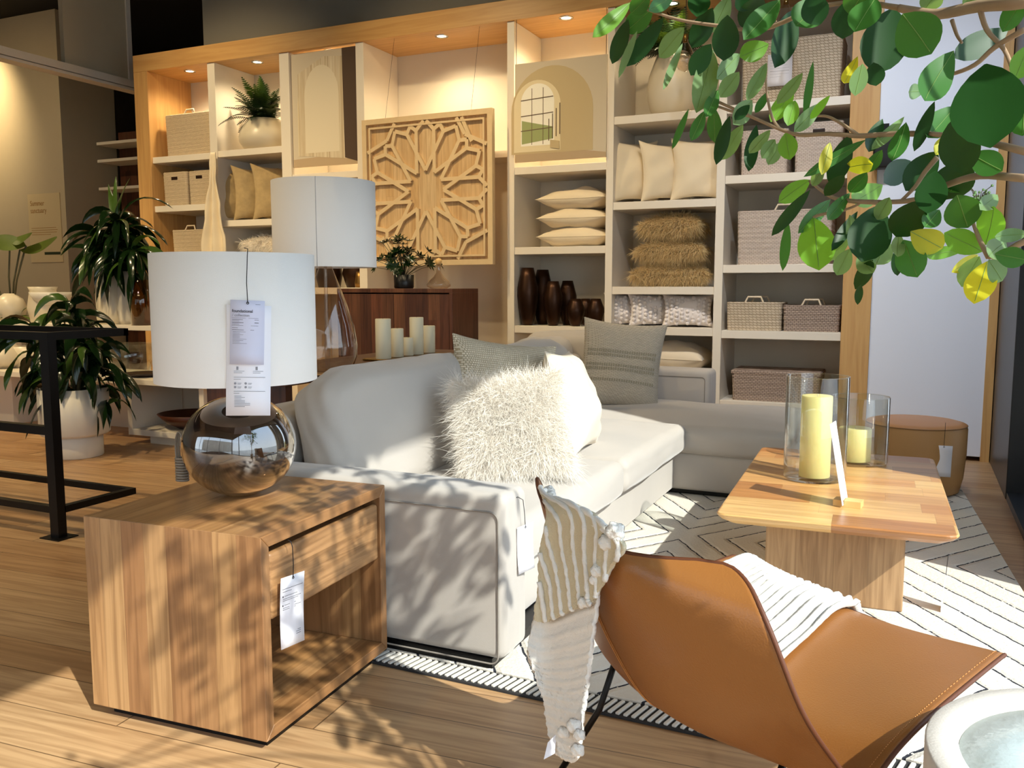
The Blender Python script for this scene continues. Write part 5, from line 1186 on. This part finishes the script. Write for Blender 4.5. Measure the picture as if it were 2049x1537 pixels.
# seam on the back outside and stitches along the front edge
def surf(u, v, off):
    i, j = int(u*NU), int(v*NV); n_ = nrm_at(i, j); p = Gp(*inset(u, v)); return p + n_*off
sgn = 1 if nrm_at(80, 20).dot(Vector((-.6, -.8, 0))) > 0 else -1      # outward of the back
MB().tube([surf(.975 - .40*t, .44 + .10*t, sgn*.0050) for t in [k/24 for k in range(25)]], .0016, 5).tube([surf(.975 - .40*t, .450 + .10*t, sgn*.0046) for t in [k/24 for k in range(25)]], .0010, 4).build('back_seam', 'stitch', r)
m = MB()
for k in range(80):
    u = .05+.40*k/80
    for vv in (.965,):
        a_ = surf(u, vv, -sgn*.0042); b_ = surf(u+.0026, vv, -sgn*.0042); m.tube([a_, b_], .0009, 4)
m.build('edge_stitches', 'stitch', r)
# rod frame
for P in ([(-.655, 2.10, .365), (-.70, 2.08, .20), (-.80, 2.06, .016)], [(-.20, 1.86, .32), (-.24, 1.74, .18), (-.30, 1.60, .008)]): MB().tube(P, .0085, 8).build('rear_leg', 'black', r)
for P in ([(-.50, 2.55, .385), (-.60, 2.74, .024)], [(.10, 2.10, .385), (.22, 2.20, .003)]): MB().tube(P, .0085, 8).build('front_leg', 'black', r)
MB().tube([(-.655, 2.10, .36), (-.57, 2.09, .29), (-.35, 1.92, .28), (-.18, 1.86, .32)], .0085, 8).tube([(-.50, 2.55, .385), (-.30, 2.42, .375), (.10, 2.10, .385)], .0085, 8).tube([(-.57, 2.09, .29), (-.40, 2.48, .375)], .0085, 8).tube([(-.35, 1.92, .28), (-.02, 2.2, .378)], .0085, 8).build('seat_frame', 'black', r)

# throw draped over the chair: inner run on the seat and outer fall
def cloth(P, nu, nv, ribs, amp, nz=.002, ribdir='u', solid=.006, seed=0, off=0.0, phase=0):
    """P rows of control points -> ribbed grid"""
    Rr = [catmull([Vector(p) for p in row], max(2, nv//(len(row)-1))) for row in P]
    Cc = [catmull([Rr[i][j] for i in range(len(Rr))], max(2, nu//(len(P)-1))) for j in range(len(Rr[0]))]
    I, J = len(Cc[0]), len(Cc); q = random.Random(seed); G_ = []
    for i in range(I):
        row = []
        for j in range(J):
            a = Cc[j][min(I-1, i+1)]-Cc[j][max(0, i-1)]; b_ = Cc[min(J-1, j+1)][i]-Cc[max(0, j-1)][i]; n_ = a.cross(b_); n_ = n_.normalized() if n_.length > 1e-9 else Vector((0,0,1))
            t = (j/(J-1) if ribdir == 'v' else i/(I-1)) if ribdir in ('u', 'v') else (i/(I-1)*1.0 + j/(J-1)*phase)
            rb = max(0, math.cos(2*PI*ribs*t))**3
            row.append(Cc[j][i] + n_*(amp*rb*(1+.2*math.sin(i*.35+j*.5)) + q.gauss(0, nz*.35) + off))
        G_.append(row)
    return G_
rt = thing('knit_throw', 'cream ribbed wool throw draped over the back corner and seat of the leather chair', 'throw', (0, 0, 0))
def gv(u, v, off): return surf(u, v, -sgn*off)       # inner side
inner = []
for u in (.015, .06, .15, .25, .36, .45, .54, .64, .74, .84, .93, .985):
    v0 = .10 if u < .5 else .06; v1 = .57 if u < .5 else .57 - .30*(u-.5)
    if u > .9: v0 = .12
    inner.append([gv(u, v0 + (v1-v0)*k/5, .016 + (.008 if .4 < u < .6 else 0)) for k in range(6)])
inner.insert(0, [p + Vector((.012, .018, -.035)) for p in inner[0]])
G_ = cloth(inner, 130, 170, 14, .016, .0016, 'v', seed=3); m = MB(); m.grid(G_); m.build('seat_fall', 'throw_seat', rt, solid=.008)
# outer fall: rows go from the top edge downwards, columns left to right
def OP(px, py, X=None, Y=None): return at(px, py, D=X)
top = [gv(.985, .14+.34*k/5, .014) for k in range(6)]
crest = [surf(1.0, .12+.36*k/5, 0) + Vector((0, 0, .020)) for k in range(6)]
DEP = 2.04
def dsurf(x): return 2.03 - max(-6, x-1098)*.00175
def orow(ylist, k=-.03): return [at(x, y, D=dsurf(x) + k) for x, y, dd in ylist]
outer = [top, crest,
    orow([(1096, 1030, .06), (1128, 1018, .02), (1160, 1020, -.02), (1190, 1035, -.07), (1218, 1060, -.13), (1246, 1085, -.18)]),
    orow([(1082, 1100, .05), (1112, 1098, .0), (1142, 1102, -.05), (1172, 1112, -.09), (1198, 1128, -.13), (1222, 1140, -.16)]),
    orow([(1078, 1170, .04), (1103, 1172, .0), (1128, 1178, -.05), (1153, 1184, -.08), (1178, 1190, -.11), (1196, 1190, -.12)]),
    orow([(1068, 1240, .04), (1090, 1245, .0), (1112, 1238, -.05), (1135, 1225, -.08), (1160, 1215, -.10), (1184, 1210, -.11)])]
G_ = cloth(outer, 180, 110, 4.5, .002, .0004, 'd', seed=5, phase=-1.0); m = MB(); m.grid(G_); m.build('outer_flap', 'throw', rt, solid=.010)
I_, J_ = len(G_)-1, len(G_[0])-1
for k in range(-5, 6):
    pts_ = []
    for s in range(0, 61):
        i_ = s/60; j_ = (i_ - k/6.5)*1.0
        if 0 <= j_ <= 1:
            g_ = G_[int(i_*I_)][int(j_*J_)]; pts_.append(g_ + (cC-g_).normalized()*.008)
    if len(pts_) > 8: MB().tube(pts_, .005, 7, rr=[.0048+.0022*abs(math.sin(q_*.8+k)) for q_ in range(len(pts_))]).build('wool_cord', 'throw_white', rt)
low = [orow([(1090, 1130, .08), (1110, 1130, .05), (1135, 1135, .03), (1160, 1140, .0), (1185, 1140, -.03), (1200, 1135, -.05)], .012),
    orow([(1070, 1230, .07), (1092, 1238, .04), (1118, 1235, .0), (1145, 1225, -.02), (1175, 1215, -.04), (1197, 1205, -.03)], .012),
    orow([(1056, 1300, .07), (1080, 1310, .03), (1105, 1310, .0), (1130, 1305, -.02), (1160, 1300, -.03), (1186, 1290, -.01)], .012),
    orow([(1070, 1350, .06), (1088, 1358, .03), (1110, 1362, .0), (1133, 1365, -.02), (1155, 1362, -.03), (1178, 1355, .0)], .012),
    orow([(1090, 1400, .05), (1104, 1405, .03), (1120, 1410, .0), (1138, 1415, -.02), (1155, 1418, -.02), (1170, 1415, .0)], .012),
    orow([(1098, 1455, .05), (1110, 1460, .03), (1122, 1468, .0), (1136, 1475, -.01), (1150, 1480, -.02), (1163, 1478, .0)], .012),
    orow([(1112, 1505, .04), (1118, 1510, .02), (1126, 1516, .0), (1136, 1520, -.01), (1148, 1522, -.01), (1158, 1512, .0)], .012)]
G_ = cloth(low, 120, 60, 16, .0035, .0016, 'u', seed=6); m = MB(); m.grid(G_); m.build('lower_fall', 'throw_white', rt, solid=.010)
for px, py, rr in ((1196, 1142, .014), (1190, 1160, .011), (1215, 1085, .017), (1232, 1062, .018), (1150, 1452, .016), (1156, 1500, .014), (1128, 1465, .013), (1168, 1205, .012), (1160, 1470, .012)):
    p = at(px, py, D=dsurf(px)-.04)
    rr *= .8; MB().rbox(p.x-rr*1.3, p.x+rr*1.3, p.y-rr, p.y+rr, p.z-rr*1.2, p.z+rr*1.2, rr, 7, lambda p_, u_: p_*(1+.10*math.sin(u_[0]*5+u_[2]*4)+U(-.05, .05))).build('wool_tuft', 'throw_white', rt)
a_ = at(1096, 1486, D=2.0); m = MB(); m.add([a_, at(1114, 1468, D=2.01), at(1110, 1508, D=1.995), at(1088, 1520, D=1.99)], [(0, 1, 2, 3)]); m.build('care_label', 'paper', rt, solid=.001)
# ================================================================ round side table at lower right
r = thing('side_table', 'round side table with a thick pale stone ring around a textured glass top', 'table', (.375, 1.66, .017))
MB().lathe([(.268, .465), (.268, .482), (.271, .485), (.318, .485), (.322, .481), (.322, .41), (.318, .405), (.268, .405), (.268, .465)], 72).build('stone_ring', 'stone', r)
MB().lathe([(.001, .440), (.05, .442), (.085, .448), (.12, .462), (.17, .468), (.267, .466), (.267, .44), (.001, .43)], 72).build('glass_top', 'glass_top', r)
for a in (45, 135, 225, 315): MB().box(.29*math.cos(R(a))-.028, .29*math.cos(R(a))+.028, .29*math.sin(R(a))-.028, .29*math.sin(R(a))+.028, 0.0, .39).build('leg', 'stone', r, bevel=.008)
# ================================================================ ficus tree over the top right
LV = [ # base x,y, tip x,y, width px, tone
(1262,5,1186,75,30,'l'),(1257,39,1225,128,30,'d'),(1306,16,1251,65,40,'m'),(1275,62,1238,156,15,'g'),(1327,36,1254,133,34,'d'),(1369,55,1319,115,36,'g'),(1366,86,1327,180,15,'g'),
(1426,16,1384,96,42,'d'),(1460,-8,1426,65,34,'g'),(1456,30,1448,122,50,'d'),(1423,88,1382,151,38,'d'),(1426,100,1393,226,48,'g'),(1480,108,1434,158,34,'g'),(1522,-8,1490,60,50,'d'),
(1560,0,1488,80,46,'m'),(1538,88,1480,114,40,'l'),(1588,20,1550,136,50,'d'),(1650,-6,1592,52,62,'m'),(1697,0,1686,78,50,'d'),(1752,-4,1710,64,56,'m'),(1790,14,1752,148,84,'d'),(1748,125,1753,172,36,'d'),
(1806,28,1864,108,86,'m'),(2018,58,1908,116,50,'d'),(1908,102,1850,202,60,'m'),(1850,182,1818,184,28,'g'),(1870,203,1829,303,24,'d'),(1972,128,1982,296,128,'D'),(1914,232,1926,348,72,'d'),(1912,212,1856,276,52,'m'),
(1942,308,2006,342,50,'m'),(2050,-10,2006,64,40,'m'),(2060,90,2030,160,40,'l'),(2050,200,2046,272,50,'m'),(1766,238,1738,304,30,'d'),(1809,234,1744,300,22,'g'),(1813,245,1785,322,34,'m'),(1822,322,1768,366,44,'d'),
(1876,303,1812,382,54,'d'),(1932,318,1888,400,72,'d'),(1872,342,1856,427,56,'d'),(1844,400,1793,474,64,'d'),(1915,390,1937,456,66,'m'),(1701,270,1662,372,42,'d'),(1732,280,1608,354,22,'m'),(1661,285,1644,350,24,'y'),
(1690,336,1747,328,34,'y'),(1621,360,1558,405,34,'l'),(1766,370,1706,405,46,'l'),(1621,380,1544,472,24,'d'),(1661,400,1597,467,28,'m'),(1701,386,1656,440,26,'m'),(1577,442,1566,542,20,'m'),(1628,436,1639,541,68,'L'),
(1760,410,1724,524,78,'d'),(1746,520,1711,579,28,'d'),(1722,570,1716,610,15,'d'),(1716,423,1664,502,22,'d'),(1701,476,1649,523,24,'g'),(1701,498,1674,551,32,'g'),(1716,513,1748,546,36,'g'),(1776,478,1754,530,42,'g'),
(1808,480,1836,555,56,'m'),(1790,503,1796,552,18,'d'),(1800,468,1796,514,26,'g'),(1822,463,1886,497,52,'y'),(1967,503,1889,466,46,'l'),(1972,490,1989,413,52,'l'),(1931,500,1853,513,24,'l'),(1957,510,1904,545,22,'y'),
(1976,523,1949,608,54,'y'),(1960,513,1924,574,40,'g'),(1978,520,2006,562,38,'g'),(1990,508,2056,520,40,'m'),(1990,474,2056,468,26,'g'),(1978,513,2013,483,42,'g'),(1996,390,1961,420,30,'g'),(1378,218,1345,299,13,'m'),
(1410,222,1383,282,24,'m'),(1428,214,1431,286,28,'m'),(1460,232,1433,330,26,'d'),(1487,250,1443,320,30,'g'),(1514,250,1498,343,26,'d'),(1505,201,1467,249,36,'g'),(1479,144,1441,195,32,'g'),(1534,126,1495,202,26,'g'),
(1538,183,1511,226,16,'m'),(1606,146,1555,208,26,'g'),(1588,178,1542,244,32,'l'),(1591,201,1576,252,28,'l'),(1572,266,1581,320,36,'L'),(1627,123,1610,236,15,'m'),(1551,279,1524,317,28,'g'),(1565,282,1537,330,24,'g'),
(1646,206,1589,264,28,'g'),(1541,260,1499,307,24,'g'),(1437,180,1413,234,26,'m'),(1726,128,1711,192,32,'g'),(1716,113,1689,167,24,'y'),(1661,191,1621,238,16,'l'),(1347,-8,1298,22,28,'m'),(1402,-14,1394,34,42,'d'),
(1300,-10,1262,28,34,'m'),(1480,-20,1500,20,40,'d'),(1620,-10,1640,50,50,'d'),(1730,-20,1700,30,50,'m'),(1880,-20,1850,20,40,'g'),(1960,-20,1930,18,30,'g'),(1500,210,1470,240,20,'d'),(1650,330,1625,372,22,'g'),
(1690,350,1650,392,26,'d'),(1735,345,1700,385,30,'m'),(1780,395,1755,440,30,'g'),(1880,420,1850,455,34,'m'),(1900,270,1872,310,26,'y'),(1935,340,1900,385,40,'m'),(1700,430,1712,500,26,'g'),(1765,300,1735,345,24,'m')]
tones = {'d': 'fl_dark', 'D': 'fl_dark', 'm': 'fl_mid', 'l': 'fl_sunlit', 'L': 'fl_sunlit', 'g': 'fl_grey', 'y': 'fl_yellow'}
def ldepth(x): return 1.72 - .62*max(0, min(1, (x-1200)/850))
tree = thing('indoor_ficus_tree', 'leafy indoor ficus branches with broad green leaves reaching in from the top right', 'tree', (0, 0, 0))
mbs = {k: MB() for k in ('fl_dark', 'fl_mid', 'fl_sunlit', 'fl_grey', 'fl_yellow')}; veins = MB()
rg = random.Random(5)
for bx, by, tx, ty, wpx, tn in LV:
    D0 = ldepth((bx+tx)/2) + rg.uniform(-.07, .07); 
    if tn == 'D': D0 = .98
    dd = rg.uniform(-.035, .035); a = at(bx, by, D=D0+dd); t_ = at(tx, ty, D=D0-dd); wm = wpx/FPX*D0*1.08
    dirv = (t_-a).normalized(); view = (cC-(a+t_)/2).normalized()
    nn_ = view + dirv.cross(view)*rg.uniform(-.35, .35)
    Lr = wpx/max(1, math.hypot(tx-bx, ty-by))
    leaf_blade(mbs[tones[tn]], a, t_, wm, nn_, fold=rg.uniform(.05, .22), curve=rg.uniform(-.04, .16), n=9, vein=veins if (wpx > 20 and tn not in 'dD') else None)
# canopy outside the frame, between the window and the furniture: it throws the dappled shade
def shade_target():
    k = rg.random()
    if k < .17: return Vector((rg.uniform(-2.2, -1.6), rg.uniform(1.85, 2.5), .622))
    if k < .24: return Vector((rg.uniform(-2.0, -1.55), 1.82, rg.uniform(.12, .6)))
    if k < .38: return Vector((-1.6, rg.uniform(1.85, 2.5), rg.uniform(.05, .55)))
    if k < .74: return Vector((rg.uniform(-1.75, -1.15), 2.53, rg.uniform(.04, .62)))
    if k < .83: return Vector((rg.uniform(-2.4, -1.2), 2.65, .62))
    if k < .87: return Vector((-2.0, rg.uniform(2.75, 3.05), rg.uniform(.55, .9)))
    if k < .97: return Vector((rg.uniform(-1.5, -.9), rg.uniform(1.7, 2.4), 0))
    return Vector((rg.gauss(-1.95, .08), rg.gauss(1.5, .05), 0))
n_off = 0; off_pts = []
while n_off < 540:
    T = shade_target(); X = rg.uniform(-.25, .42); t = (X-T.x)/SUN.x; p = T + SUN*t
    q = proj(p)
    if q and -60 < q[0] < 2110 and q[1] > -70 and q[1] < 1700: continue
    if p.z > 3.1 or p.x > .5: continue
    L = rg.uniform(.05, .10); d = Vector((rg.gauss(0, 1), rg.gauss(0, 1), rg.gauss(-.6, .7))).normalized(); e = p + d*L
    q = proj(e)
    if q and -40 < q[0] < 2090 and -50 < q[1] < 1700: continue
    leaf_blade(mbs[rg.choice(('fl_dark', 'fl_mid', 'fl_mid', 'fl_grey'))], p, e, L*rg.uniform(.45, .6), (rg.gauss(0, 1), rg.gauss(0, 1), rg.gauss(.5, 1)), n=5); off_pts.append(p); n_off += 1
for k, b_ in mbs.items(): b_.build({'fl_dark': 'dark_leaves', 'fl_mid': 'green_leaves', 'fl_sunlit': 'sunlit_tone_leaves', 'fl_grey': 'pale_underside_leaves', 'fl_yellow': 'yellow_leaves'}[k], k, tree, fix=False)
veins.build('midribs', 'fl_vein', tree, fix=False)
BR = [ (.010, [(2120,-20),(2049,3),(1960,12),(1880,28),(1830,22),(1800,16)]), (.005, [(1880,28),(1800,16),(1730,6),(1660,10),(1600,30)]), (.006, [(2110,318),(2049,303),(1985,287),(1930,275),(1860,268)]),
 (.0045, [(1860,268),(1790,268),(1720,272),(1660,268),(1600,270),(1560,258),(1500,232),(1440,205)]), (.006, [(2110,360),(2049,357),(1960,352),(1890,372),(1830,400),(1760,405)]), (.004, [(1760,405),(1700,402),(1660,392),(1620,362)]),
 (.005, [(2110,470),(2049,484),(2010,505),(1978,515)]), (.004, [(1978,515),(1960,480),(1945,440)]), (.004, [(1600,30),(1520,60),(1440,52),(1370,42),(1320,28),(1270,10)]), (.004, [(2049,60),(1990,95),(1950,130),(1900,150),(1850,160)]),
 (.004, [(1960,12),(1975,60),(2010,100),(2030,150)]), (.003, [(1905,40),(1915,70),(1925,86)]), (.004, [(1875,315),(1850,345),(1830,375),(1800,405)]), (.003, [(1720,272),(1680,245),(1650,232),(1610,236)]), (.003, [(1500,232),(1470,225),(1430,212),(1400,215)]),
 (.003, [(1560,258),(1545,235),(1535,190),(1530,130)]), (.003, [(1628,436),(1640,430),(1690,420),(1720,408)])]
m = MB()
for rad, P in BR:
    pts = catmull([at(x, y, D=ldepth(x)+.01) for x, y in P], 4); n_ = len(pts); m.tube(pts, rad, 7, rr=[rad*(1-.45*i/n_) for i in range(n_)])
TR = Vector((.47, 1.02, 0))
for k in range(26):     # off-frame limbs joining the canopy to the trunk
    p = off_pts[k*20]; s_ = Vector((.46, 1.02+U(-.03,.03), U(1.3, 2.2))); mid = (p+s_)/2 + Vector((.08, 0, .12)); mid.x = min(.52, mid.x)
    seg = catmull([s_, mid, p], 6)
    if any((lambda q: q and -30 < q[0] < 2080 and -30 < q[1] < 1560)(proj(x)) for x in seg): continue
    m.tube(seg, .006, 6)
for x, y in ((2120, -20), (2110, 318), (2110, 360), (2110, 470)):
    p = at(x, y, D=ldepth(x)+.01); m.tube(catmull([TR + Vector((0, 0, max(.9, p.z-.25))), (TR+Vector((0,0,p.z-.1))+p)/2 + Vector((.03, 0, 0)), p], 5), .010, 7)
m.build('branches', 'bark', tree, fix=False)
MB().tube([TR + Vector((0, 0, .3)), TR + Vector((.01, -.01, .9)), TR + Vector((-.01, 0, 1.6)), TR + Vector((.0, .0, 2.4))], .022, 10, rr=[.026, .024, .020, .008]).build('trunk', 'bark', tree)
MB().lathe([(.001, 0), (.10, 0), (.13, .33), (.12, .33), (.11, .29), (.001, .29)], 32, (TR.x-.01, TR.y, 0)).build('pot', 'ceramic', tree)
# small dried flower sprig near the right window
p = at(1958, 392, D=1.35); r = thing('flower_sprig', 'small cluster of green-white buds among the ficus leaves at right', 'flower', p); m = MB(); st_ = MB()
for i in range(40):
    d = Vector((rg.gauss(0, .012), rg.gauss(0, .012), rg.gauss(0, .010))); st_.tube([(0, 0, -.02), d*.6, d], .0006, 4); m.rbox(d.x-.002, d.x+.002, d.y-.002, d.y+.002, d.z-.002, d.z+.002, .002, 2)
st_.build('stalks', 'stem', r); m.build('buds', 'fl_grey', r)
